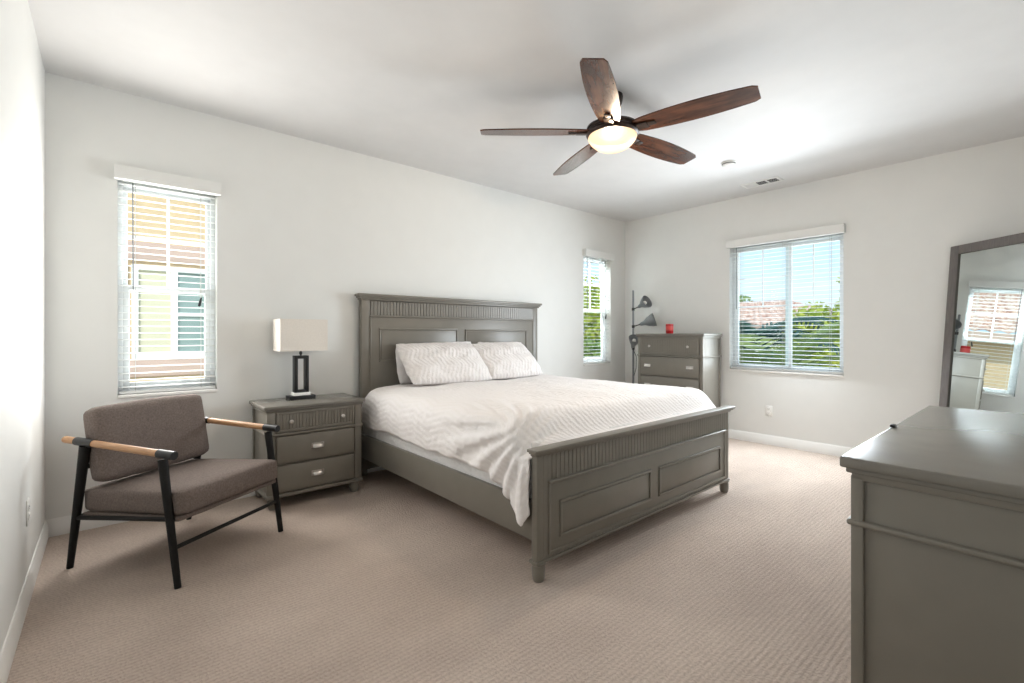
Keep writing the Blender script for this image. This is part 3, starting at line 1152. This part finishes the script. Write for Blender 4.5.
def arm_pt(b_pos):
    t_ = (b_pos - 0.03) / (0.742 - 0.03)
    return 0.622 + (0.656 - 0.622) * t_


for sx_ in (0.0, AW):
    l_ = MB()
    l_.cyl((sx_, 0.0, 0), (sx_, 0.094, 0.60), 0.0145, 0.021, 18)
    l_.build('leg', M['blackwood'], ac)
    l_ = MB()
    l_.cyl((sx_, 0.713, 0), (sx_, 0.605, 0.632), 0.0145, 0.024, 18)
    l_.build('leg', M['blackwood'], ac)
    a_ = MB()
    a_.cyl((sx_, 0.045, arm_pt(0.045)), (sx_, 0.742, arm_pt(0.742)), 0.0175, 0.0175, 20)
    a_.lathe([(0.0175, 0), (0.015, 0.008), (0.008, 0.012), (0, 0.0125)], 20, Matrix.Translation((sx_, 0.742, arm_pt(0.742))) @ Matrix.Rotation(R(-90), 4, 'X'))
    arm = a_.build('armrest', M['oak'], ac)
    c_ = MB()
    c_.cyl((sx_, 0.022, arm_pt(0.022)), (sx_, 0.118, arm_pt(0.118)), 0.0205, 0.0205, 20)
    c_.build('front_cap', M['black'], arm)
    c_ = MB()
    c_.cyl((sx_, 0.545, arm_pt(0.545)), (sx_, 0.665, arm_pt(0.665)), 0.0205, 0.0205, 20)
    c_.build('back_sleeve', M['black'], arm)
    r_ = MB()
    r_.tube([(sx_, 0.048, 0.318), (sx_, 0.35, 0.292), (sx_, 0.668, 0.262)], 0.011, 10)
    r_.build('side_rail', M['blackwood'], ac)
for (nm, p0, p1, rad) in (('front_stretcher', (0, 0.028, 0.182), (AW, 0.028, 0.182), 0.010),
                          ('seat_rail', (0, 0.050, 0.310), (AW, 0.050, 0.310), 0.012),
                          ('seat_rail', (0, 0.668, 0.262), (AW, 0.668, 0.262), 0.012),
                          ('back_rail', (0, 0.625, 0.52), (AW, 0.625, 0.52), 0.012)):
    r_ = MB()
    r_.tube([p0, p1], rad, 12)
    r_.build(nm, M['blackwood'], ac)
tilt = math.atan2(0.042, 0.66)
mtx = Matrix.Translation((AW / 2, 0.335, 0.293)) @ Matrix.Rotation(-tilt, 4, 'X')
cushion('seat_deck', AW - 0.03, 0.64, 0.03, M['fabric'], ac, mtx, 0.0, 0.012)
mtx = Matrix.Translation((AW / 2, 0.325, 0.367)) @ Matrix.Rotation(-tilt, 4, 'X')
cushion('seat_cushion', AW - 0.035, 0.66, 0.125, M['fabric'], ac, mtx, 0.012, 0.026)
mtx = Matrix.Translation((AW / 2, 0.590, 0.628)) @ Matrix.Rotation(R(-11), 4, 'X')
cushion('back_cushion', AW - 0.042, 0.125, 0.385, M['fabric'], ac, mtx, 0.008, 0.040)

# ------------------------------------------------------------------ floor lamp with three heads
PX, PY = 5.165, 3.58
fl = thing('floor_lamp', (PX, PY, 0), 'grey tree floor lamp with three swivel heads standing in the room corner', 'lamp')
p = MB()
p.lathe([(0, 0), (0.13, 0), (0.13, 0.012), (0.12, 0.02), (0.02, 0.028), (0.013, 0.035), (0, 0.036)], 32)
p.build('base', M['grey_metal'], fl)
p = MB()
p.cyl((0, 0, 0.03), (0, 0, 1.755), 0.0125, 0.0125, 16)
p.lathe([(0.0125, 1.755), (0.010, 1.762), (0, 1.764)], 16)
p.build('pole', M['grey_metal'], fl)
RT = Vector((0.757, -0.653, 0))
FWD = Vector((0.653, 0.757, 0))
UP = Vector((0, 0, 1))


def head(jz, c, axis, r, ln):
    """joint at pole height jz; shade whose closed end is at c and opening along axis"""
    axis = axis.normalized()
    c = Vector(c)
    h = MB()
    q = axis.to_track_quat('Z', 'Y').to_matrix().to_4x4()
    h.lathe([(0.0, -0.02), (0.018, -0.02), (0.024, 0.0), (0.030, ln * 0.2), (0.055 * r / 0.085, ln * 0.45), (0.074 * r / 0.085, ln * 0.75), (r, ln), (r - 0.003, ln), (0.071 * r / 0.085, ln * 0.75), (0.051 * r / 0.085, ln * 0.46), (0.026, ln * 0.22), (0, ln * 0.2)],
            26, Matrix.Translation(c) @ q, cap=False)
    sh = h.build('lamp_head', M['grey_metal'], fl)
    bl = MB()
    bl.lathe([(0, ln * 0.2), (0.012, ln * 0.2), (0.014, ln * 0.4), (0.026, ln * 0.62), (0.022, ln * 0.8), (0, ln * 0.88)], 16, Matrix.Translation(c) @ q)
    bl.build('bulb', M['white_stone'], sh)
    a_ = MB()
    back = c - axis * 0.02
    a_.tube([(0, 0, jz), (back * 0.5 + Vector((0, 0, jz)) * 0.5), back], 0.007, 8)
    a_.cyl((0, 0, jz - 0.018), (0, 0, jz + 0.018), 0.018)
    a_.lathe([(0, -0.014), (0.011, -0.01), (0.014, 0), (0.011, 0.01), (0, 0.014)], 12, Matrix.Translation(back))
    a_.build('swivel_arm', M['black'], fl)


head(1.515, RT * 0.085 + UP * 1.555 - FWD * 0.0, RT * 0.55 + UP * 0.45 - FWD * 0.75, 0.085, 0.13)
head(1.290, RT * 0.105 + UP * 1.325 - FWD * 0.02, RT * 0.90 + UP * 0.33 - FWD * 0.35, 0.088, 0.17)
head(1.010, RT * -0.02 + UP * 1.035 - FWD * 0.06, RT * 0.0 + UP * 0.75 - FWD * 0.65, 0.075, 0.14)
cd = MB()
cd.tube([RT * -0.02 + UP * 1.0 - FWD * 0.06, RT * 0.03 + UP * 0.9 - FWD * 0.05, RT * 0.03 + UP * 0.75 - FWD * 0.03, UP * 0.62], 0.0035, 8)
cd.build('power_cord', M['black'], fl)

# ------------------------------------------------------------------ candle
cn = thing('candle_jar', (5.09, 3.015, 1.2003), 'red glass candle jar standing on the tall chest of drawers', 'candle')
p = MB()
p.lathe([(0, 0), (0.040, 0), (0.044, 0.006), (0.044, 0.108), (0.042, 0.113), (0.040, 0.113), (0.040, 0.095), (0, 0.095)], 28)
p.build('jar', M['red_glass'], cn)
p = MB()
p.lathe([(0.0446, 0.035), (0.0448, 0.036), (0.0448, 0.085), (0.0446, 0.086)], 28, cap=False)
p.build('paper_label', M['label_red'], cn)
p = MB()
p.cyl((0, 0, 0.094), (0.002, 0, 0.108), 0.0015, 0.0012, 8)
p.build('wick', M['dark'], cn)

# ------------------------------------------------------------------ leaning mirror
MW, MH = 0.80, 1.935
ex, ey = 0.655, 0.755
top_l = Vector((5.37, 0.577, 1.933))
lean = math.atan(0.075)
nvec = Vector((-ey, ex, 0)).normalized()
base_l = top_l + nvec * (1.933 * math.tan(lean))
base_l.z = 0.0
ang = math.atan2(-ey, -ex)                        # local +x runs from the far left end to the near right end
mi = thing('floor_mirror', base_l, 'tall grey-framed mirror leaning in the corner beyond the dresser', 'mirror', ang)
mi.rotation_euler = (Matrix.Rotation(ang, 4, 'Z') @ Matrix.Rotation(-lean, 4, 'X')).to_euler()
# local +y must point away from the room; x cross z
p = MB()
fw_, fd = 0.072, 0.030
for (a, b) in (((0, -0.0, 0), (fw_, fd, MH)), ((MW - fw_, 0, 0), (MW, fd, MH)), ((fw_, 0, MH - fw_), (MW - fw_, fd, MH)), ((fw_, 0, 0), (MW - fw_, fd, fw_))):
    p.box(a, b, 0.005, 2)
p.build('frame', M['frame_wood'], mi)
p = MB()
ring(p, fw_ - 0.012, MW - fw_ + 0.012, fw_ - 0.012, MH - fw_ + 0.012, 0.014, 0.004, 0.02)
p.build('inner_lip', M['groove'], mi)
p = MB()
p.box((fw_ - 0.01, 0.014, fw_ - 0.01), (MW - fw_ + 0.01, 0.018, MH - fw_ + 0.01))
p.build('mirror_glass', M['mirror'], mi, 0)
p = MB()
p.box((0.02, 0.022, 0.02), (MW - 0.02, 0.029, MH - 0.02))
p.build('backing', M['backing'], mi, 0)

# ------------------------------------------------------------------ ceiling fan
FX, FY, FZ = 2.474, 1.874, 2.50
fan = thing('ceiling_fan', (FX, FY, H), 'dark bronze ceiling fan with five wooden blades and a lit bowl', 'ceiling fan')


def F(z):
    return z - H


p = MB()
p.lathe([(0, -0.001), (0.066, -0.001), (0.068, -0.015), (0.062, -0.055), (0.045, -0.078), (0.026, -0.086), (0.0, -0.086)], 32)
p.build('canopy', M['bronze'], fan)
p = MB()
p.cyl((0, 0, -0.08), (0, 0, -0.185), 0.016)
p.lathe([(0.022, -0.135), (0.036, -0.145), (0.040, -0.17), (0.055, -0.185)], 24, cap=False)
p.build('downrod', M['bronze'], fan)


def FB(prof):
    return [(r, F(FZ + (z - 2.40))) for r, z in prof]


p = MB()
p.lathe(FB([(0, 2.455), (0.06, 2.455), (0.105, 2.450), (0.150, 2.442), (0.163, 2.436), (0.166, 2.424), (0.158, 2.418), (0.158, 2.408), (0.166, 2.402), (0.168, 2.388),
            (0.163, 2.380), (0.155, 2.374), (0, 2.374)]), 48)
p.build('motor_housing', M['bronze'], fan, 30)
p = MB()
p.lathe(FB([(0.152, 2.376), (0.155, 2.366), (0.150, 2.352), (0.134, 2.330), (0.108, 2.308), (0.075, 2.292), (0.038, 2.283), (0, 2.280)]), 48, None, False)
p.build('light_bowl', M['bowl'], fan, 60)
light('fan_bulb', 'POINT', (FX, FY, FZ - 0.062), FAN_POWER, (1.0, 0.87, 0.73), shadow_soft_size=0.035)
blade_me = None
for k in range(5):
    th_ = R(-149.0 + 72 * k)
    if k == 0:
        # outline in local x (radial), y (chord)
        n = 26
        up_, lo_ = [], []
        for i in range(n + 1):
            q = i / n
            x = 0.150 + q * (0.852 - 0.150)
            wl = 0.056 + 0.032 * math.sin(PI * min(1.0, 0.06 + 0.86 * q)) ** 0.9
            wu = 0.056 + 0.032 * math.sin(PI * min(1.0, 0.06 + 0.86 * q)) ** 0.9
            if q > 0.95:
                c = (q - 0.95) / 0.05
                r_c = 1 - 0.20 * c ** 2.5
                wl *= r_c
                wu *= r_c
            if q < 0.10:
                c = 1 - q / 0.10
                wl *= 1 - 0.18 * c ** 2
                wu *= 1 - 0.18 * c ** 2
            up_.append((x + 0.006 * (1 if q == 1 else 0) * 0, wu))
            lo_.append((x, -wl))
        poly = up_ + lo_[::-1]
        s = bmesh.new()
        fc = s.faces.new([s.verts.new((x, y, 0)) for x, y in poly])
        ex_ = bmesh.ops.extrude_face_region(s, geom=[fc])
        bmesh.ops.translate(s, verts=[v_ for v_ in ex_['geom'] if isinstance(v_, bmesh.types.BMVert)], vec=(0, 0, 0.008))
        bmesh.ops.recalc_face_normals(s, faces=s.faces)
        rot = Matrix.Rotation(R(-11), 4, 'X')
        mb = MB()
        mb._add(s, rot)
        bl = mb.build('blade', M['walnut'], fan, 30)
        it = MB()
        it.box((0.10, -0.030, -0.012), (0.235, 0.030, -0.003), 0.004, 2, rot)
        it.box((0.235, -0.018, -0.010), (0.285, 0.018, -0.003), 0.004, 2, rot)
        it.box((0.10, -0.022, -0.012), (0.165, 0.022, 0.008), 0.003, 2)
        iron = it.build('blade_iron', M['bronze'], bl)
        blade_o, iron_o = bl, iron
    else:
        bl = blade_o.copy()
        COL.objects.link(bl)
        bl.parent = fan
        iron = iron_o.copy()
        COL.objects.link(iron)
        iron.parent = bl
    bl.location = (0, 0, F(FZ))
    bl.rotation_euler = (0, 0, th_)

# ------------------------------------------------------------------ vent, smoke detector, outlets
vt = thing('air_vent', (5.045, 1.955, H), 'white rectangular air vent in the ceiling near the right wall', 'vent')
p = MB()
w2, l2 = 0.085, 0.178
for (a, b) in (((-w2, -l2, -0.010), (-w2 + 0.02, l2, 0)), ((w2 - 0.02, -l2, -0.010), (w2, l2, 0)), ((-w2 + 0.02, -l2, -0.010), (w2 - 0.02, -l2 + 0.022, 0)), ((-w2 + 0.02, l2 - 0.022, -0.010), (w2 - 0.02, l2, 0)),
               ((-w2 + 0.02, -0.060, -0.009), (w2 - 0.02, -0.048, 0)), ((-w2 + 0.02, 0.046, -0.009), (w2 - 0.02, 0.058, 0))):
    p.box(a, b, 0.002)
p.build('frame', M['trim'], vt)
p = MB()
for k, (y0, y1, tl_) in enumerate(((-0.156, -0.060, -54), (-0.048, 0.046, -54), (0.058, 0.156, 40))):
    for i in range(7):
        yc = y0 + (i + 0.5) * (y1 - y0) / 7
        p.box((-w2 + 0.02, -0.0006, -0.0055), (w2 - 0.02, 0.0006, 0.0055), 0, 1, Matrix.Translation((0, yc, -0.0065)) @ Matrix.Rotation(R(tl_), 4, 'X'))
p.build('louvers', M['trim'], vt)
p = MB()
p.box((-w2 + 0.015, -l2 + 0.015, -0.0015), (w2 - 0.015, l2 - 0.015, -0.0002))
p.build('duct_opening', M['dark'], vt)

sd = thing('smoke_detector', (4.236, 1.921, H), 'small round white smoke detector on the ceiling between fan and vent', 'smoke detector')
p = MB()
p.lathe([(0, 0), (0.062, 0), (0.062, -0.010), (0.056, -0.014), (0.054, -0.028), (0.044, -0.036), (0, -0.038)], 32)
p.build('cover', M['socket'], sd)
p = MB()
p.lathe([(0.0565, -0.0135), (0.0575, -0.016), (0.0555, -0.020)], 32, cap=False)
p.build('sensing_slot', M['dark'], sd)


def outlet(loc, rz, label, g_):
    t = thing('wall_outlet', loc, label, 'outlet', rz, g_)
    q = MB()
    q.box((-0.036, -0.006, -0.058), (0.036, 0.0, 0.058), 0.004, 2)
    q.build('cover_plate', M['socket'], t)
    for zc in (-0.021, 0.021):
        q = MB()
        q.box((-0.017, -0.0085, zc - 0.0145), (0.017, -0.005, zc + 0.0145), 0.003, 2)
        rec = q.build('receptacle', M['socket'], t)
        q = MB()
        q.box((-0.0075, -0.0090, zc - 0.002), (-0.0055, -0.0083, zc + 0.008))
        q.box((0.0055, -0.0090, zc - 0.002), (0.0075, -0.0083, zc + 0.008))
        q.cyl((0, -0.0083, zc - 0.008), (0, -0.0090, zc - 0.008), 0.0022, None, 10)
        q.build('slots', M['dark'], rec)


outlet((XB, 2.023, 0.363), R(-90), 'white wall outlet below the wide sliding window', 'white wall outlets')
outlet((XC, 3.065, 0.386), R(90), 'white wall outlet on the left wall near the armchair', 'white wall outlets')

# ------------------------------------------------------------------ outdoors
GZ = -3.2
gd = MB()
gd.box((-30, YA + 0.6, GZ - 0.2), (70, 80, GZ))
gd.box((XB + 0.6, -40, GZ - 0.2), (70, YA + 0.6, GZ))
go = gd.build('ground', M['lawn'], None, 0)
struct(go)


def tile_roof(name, p00, p10, p01, p11, m, parent, nu, nv):
    """corrugated clay tile sheet over a quad: u along the eave, v up the slope"""
    rws = []
    p00, p10, p01, p11 = map(Vector, (p00, p10, p01, p11))
    nrm = (p10 - p00).cross(p01 - p00).normalized()
    if nrm.z < 0:
        nrm = -nrm
    sub = 6
    for j in range(nv):
        for e2 in (0.0, 0.999):
            v_ = (j + e2) / nv
            rw = []
            for i in range(nu * sub + 1):
                u = i / (nu * sub)
                P = (p00 * (1 - u) + p10 * u) * (1 - v_) + (p01 * (1 - u) + p11 * u) * v_
                hgt_ = 0.045 * abs(math.sin(PI * i / sub)) + 0.035 * (1 - e2)
                rw.append(P + nrm * hgt_)
            rws.append(rw)
    o = grid_mesh(name, rws, m, parent)
    md = o.modifiers.new('thick', 'SOLIDIFY')
    md.thickness = 0.03
    return o


# neighbour seen through the left window and in the mirror
NY_ = 8.0
nh = thing('neighbour_house', (1.0, NY_, GZ), 'tan stucco house with white-trimmed window right outside the left window', 'house')


def Q(x, y, z):
    return (x - 1.0, y - NY_, z - GZ)


p = MB()
p.box(Q(-4.0, NY_, GZ), Q(2.2, NY_ + 6, 2.9))
p.prism([(-4.0 - 1.0, 2.9 - GZ), (2.2 - 1.0, 2.9 - GZ), (-0.9 - 1.0, 4.3 - GZ)], 'y', 0, 6)
p.box(Q(2.2, NY_ + 1.0, GZ), Q(5.6, NY_ + 6, 2.05))
p.build('wall', M['stucco'], nh, 0)
# belt moulding, window
p = MB()
p.box(Q(-4.0, NY_ - 0.06, 2.18), Q(2.2, NY_ + 0.02, 2.42), 0.01)
p.build('belt_moulding', M['fascia'], nh)
p = MB()
p.box(Q(-4.0, NY_ - 0.05, 0.62), Q(2.2, NY_ + 0.02, 0.84), 0.01)
p.build('sill_band', M['fascia'], nh)
wn = MB()
ring(wn, -1.0 + 0.24, -1.0 + 1.20, 0.86 - GZ, 2.12 - GZ, 0.07, -0.05, 0.02)
wn.box(Q(0.66, NY_ - 0.045, 0.92), Q(0.74, NY_ + 0.01, 2.08), 0.005)
wn.box(Q(0.74, NY_ - 0.04, 1.44), Q(1.16, NY_ + 0.01, 1.49), 0.005)
wno = wn.build('window', M['trim_out'], nh)
pn = MB()
pn.box(Q(0.30, NY_ - 0.012, 0.92), Q(0.66, NY_ - 0.004, 2.08))
pn.build('curtain', M['olive'], wno, 0)
pn = MB()
pn.box(Q(0.74, NY_ - 0.012, 0.92), Q(1.16, NY_ - 0.004, 2.08))
pn.build('pane', M['pane_out'], wno, 0)
sh = MB()
sh.box(Q(-0.25, NY_ - 0.03, 0.86), Q(0.20, NY_ + 0.01, 2.12), 0.005)
for i in range(18):
    z_ = 0.9 + i * 0.067
    sh.box(Q(-0.21, NY_ - 0.045, z_), Q(0.16, NY_ - 0.02, z_ + 0.04), 0.004)
sh.build('shutter', M['grey_metal'], nh)
# gable roof rakes
p = MB()
p.prism([(-4.35 - 1, 2.66 - GZ), (-0.9 - 1, 4.27 - GZ), (2.55 - 1, 2.66 - GZ), (2.55 - 1, 2.86 - GZ), (-0.9 - 1, 4.47 - GZ), (-4.35 - 1, 2.86 - GZ)], 'y', -0.45, -0.38)
p.build('rake_board', M['fascia'], nh, 0)
tile_roof('roof_tiles', Q(2.6, NY_ - 0.42, 2.84), Q(2.6, NY_ + 6, 2.84), Q(-0.9, NY_ - 0.42, 4.48), Q(-0.9, NY_ + 6, 4.48), M['tile'], nh, 24, 12)
tile_roof('roof_tiles', Q(2.15, NY_ + 0.55, 2.10), Q(5.9, NY_ + 0.55, 2.10), Q(2.15, NY_ + 4.6, 4.0), Q(5.9, NY_ + 4.6, 4.0), M['tile'], nh, 16, 14)
p = MB()
p.box(Q(2.2, NY_ + 0.56, 1.92), Q(5.9, NY_ + 0.62, 2.10))
p.build('fascia', M['fascia'], nh, 0)

# house beyond the wide window
hs = thing('distant_house', (22, 8.5, GZ), 'pale house with clay tile roof seen through the wide window', 'house')


def Q2(x, y, z):
    return (x - 22, y - 8.5, z - GZ)


p = MB()
p.box(Q2(20, 4.0, GZ), Q2(28, 14.5, 1.55))
p.build('wall', M['stucco_white'], hs, 0)
tile_roof('roof_tiles', Q2(19.5, 3.6, 1.50), Q2(19.5, 14.9, 1.50), Q2(24, 8.2, 2.75), Q2(24, 12.0, 2.75), M['tile'], hs, 34, 10)
p = MB()
p.box(Q2(19.52, 3.7, 1.32), Q2(19.6, 14.8, 1.50))
p.build('fascia', M['fascia'], hs, 0)
for yy_ in (7.2, 9.6):
    p = MB()
    p.box(Q2(19.96, yy_ - 0.45, 0.2), Q2(20.0, yy_ + 0.45, 1.15), 0.01)
    p.build('window', M['pane_out'], hs)

h2 = thing('hillside', (60, 30, GZ), 'low hazy hill on the horizon beyond the wide window', 'hill')
h2m = MB()
s = bmesh.new()
bmesh.ops.create_uvsphere(s, u_segments=40, v_segments=16, radius=1.0)
for v_ in s.verts:
    v_.co = Vector((v_.co.x * 14, v_.co.y * 34, v_.co.z * (5.6 + 1.2 * noise.noise(v_.co * 2.0))))
h2m._add(s)
h2m.build('slope', mat('hazy_hill', (150, 165, 160), 0.95), h2, 80)
tag(h2, 'low hazy hill on the horizon beyond the wide window', 'hill')


def leaf_cloud(blobs, n, size, m, name, parent, seed):
    rnd = random.Random(seed)
    bm = bmesh.new()
    tot = sum(b2[1][0] * b2[1][1] * b2[1][2] for b2 in blobs) or 1
    for (c, rr) in blobs:
        k = max(30, int(n * rr[0] * rr[1] * rr[2] / tot))
        for _ in range(k):
            d = Vector((rnd.gauss(0, 1), rnd.gauss(0, 1), rnd.gauss(0, 1))).normalized()
            q = rnd.random() ** 0.4
            P = Vector(c) + Vector((d.x * rr[0], d.y * rr[1], d.z * rr[2])) * q
            a = Vector((rnd.gauss(0, 1), rnd.gauss(0, 1), rnd.gauss(0, 0.7))).normalized()
            b3 = a.orthogonal().normalized()
            b3 = (Matrix.Rotation(rnd.random() * 6.28, 3, a) @ b3)
            s1 = size * rnd.uniform(0.6, 1.3)
            vs = [bm.verts.new(P + a * s1), bm.verts.new(P + b3 * s1 * 0.45), bm.verts.new(P - a * s1), bm.verts.new(P - b3 * s1 * 0.45)]
            bm.faces.new(vs)
    me = bpy.data.meshes.new(name)
    bm.to_mesh(me)
    bm.free()
    me.materials.append(m)
    o = bpy.data.objects.new(name, me)
    COL.objects.link(o)
    o.parent = parent
    return o


def tree(loc, blobs, n, size, m, label, seed, trunk_r=0.12):
    t = thing('tree', (loc[0], loc[1], GZ), label, 'tree', 0, 'trees outside the windows')
    bl = [((c[0] - loc[0], c[1] - loc[1], c[2] - GZ), rr) for c, rr in blobs]
    leaf_cloud(bl, n, size, m, 'foliage', t, seed)
    p = MB()
    top = max(c[2] for c, _ in bl)
    p.tube([(0, 0, 0), (0.05, 0.04, top * 0.4), (0.0, 0.1, top * 0.75), (0.05, 0.05, top)], [trunk_r, trunk_r * 0.8, trunk_r * 0.55, trunk_r * 0.2], 9)
    for (c, rr) in bl:
        p.tube([(0.0, 0.08, top * 0.6), (c[0] * 0.6, c[1] * 0.6, (c[2] + top * 0.6) / 2), c], [trunk_r * 0.45, trunk_r * 0.3, trunk_r * 0.1], 7)
    p.build('trunk', M['bark'], t)
    return t


tree((14, 3.9), [((14, 4.1, 1.25), (0.9, 0.75, 0.75)), ((14.2, 3.3, 1.45), (0.8, 0.6, 0.8)), ((13.6, 3.7, 0.5), (0.9, 1.1, 0.6)), ((14.3, 2.7, 1.2), (0.8, 0.7, 0.9))], 3600, 0.11, M['leaf_yellow'], 'sunny yellow-green tree in the right half of the wide window', 11)
tree((10.6, 1.9), [((10.6, 2.3, 2.15), (0.5, 0.42, 0.4)), ((10.8, 1.7, 2.2), (0.6, 0.5, 0.6)), ((10.6, 1.75, 1.4), (0.5, 0.4, 0.5))], 1500, 0.09, M['leaf_yellow'], 'tall leafy tree entering the wide window at its right edge', 12)
tree((32, 16), [((32, 14.4, 3.2), (1.6, 1.4, 0.8)), ((32, 16, 2.9), (1.6, 1.8, 0.7))], 900, 0.2, M['leaf_mid'], 'dull green tree behind the tile-roofed house', 13, 0.18)
tree((11.5, 9.4), [((11.0, 8.9, 1.5), (1.2, 1.0, 0.9)), ((11.7, 9.5, 2.2), (1.0, 0.9, 0.8)), ((10.8, 9.0, 0.4), (1.3, 1.0, 0.7)), ((11.6, 8.3, 0.9), (0.9, 0.8, 0.9))], 3600, 0.13, M['leaf_yellow'], 'yellow-green tree filling the small window beside the bed', 14, 0.14)
tree((9.0, 7.6), [((8.7, 7.1, 0.1), (0.7, 0.6, 0.5)), ((9.2, 7.7, 0.6), (0.6, 0.6, 0.5))], 1200, 0.1, M['leaf_mid'], 'darker shrub low in the small window beside the bed', 15, 0.08)


def palm(loc, crown_z, nf, ln, m, label, seed, az=None, el=(0.2, 1.1), n=22, leaf=0.42, wid=0.024, droop=1.5):
    rnd = random.Random(seed)
    t = thing('palm_tree', (loc[0], loc[1], GZ), label, 'palm', 0, 'palms outside the wide window')
    zc = crown_z - GZ
    p = MB()
    p.tube([(0, 0, 0), (0.03, 0.02, zc * 0.5), (0, 0, zc)], [0.13, 0.10, 0.09], 10)
    p.build('trunk', M['bark'], t)
    for k in range(nf):
        a = az[k] if az else 2 * PI * k / nf + rnd.uniform(-0.2, 0.2)
        e0 = rnd.uniform(*el)
        bm = bmesh.new()
        pts = []
        pos = Vector((0, 0, zc))
        for i in range(n + 1):
            pts.append(pos.copy())
            e_ = e0 - droop * (i / n) ** 1.3
            dirv = Vector((math.cos(a) * math.cos(e_), math.sin(a) * math.cos(e_), math.sin(e_)))
            pos += dirv * (ln / n)
        mb = MB()
        mb.tube(pts, [0.016 * (1 - 0.8 * i / n) for i in range(n + 1)], 6)
        side = Vector((-math.sin(a), math.cos(a), 0))
        for i in range(3, n + 1):
            tdir = (pts[i] - pts[i - 1]).normalized()
            upv = side.cross(tdir).normalized()
            if upv.z < 0:
                upv = -upv
            for sg in (-1, 1):
                L_ = leaf * ln / 1.6 * math.sin(PI * (0.15 + 0.8 * i / n)) ** 0.7 + 0.05
                d = (side * sg * 0.85 + tdir * 0.6 - upv * 0.02 + Vector((0, 0, -0.18 * rnd.random()))).normalized()
                w = tdir * wid
                A = pts[i]
                vs = [bm.verts.new(A - w), bm.verts.new(A + d * L_ * 0.5 - w * 1.3 - Vector((0, 0, 0.01))), bm.verts.new(A + d * L_ - Vector((0, 0, 0.08 * L_))), bm.verts.new(A + d * L_ * 0.5 + w * 1.3), bm.verts.new(A + w)]
                bm.faces.new(vs)
        mb._add(bm)
        mb.build('frond', m, t, 0)
    return t


palm((8.6, 3.75), 0.80, 17, 1.9, M['leaf_dark'], 'dark feathery palm low in the left pane of the wide window', 21, el=(0.3, 1.0))
palm((7.3, 2.62), 0.42, 8, 1.3, M['leaf_palm'], 'olive feathery palm in the lower right pane of the wide window', 22, el=(0.75, 1.35), n=15, leaf=0.62, wid=0.020, droop=1.1)
palm((12.4, 6.0), 0.45, 11, 1.7, M['leaf_dark'], 'dark palm between the other two palms, farther away', 23, el=(0.3, 1.2))
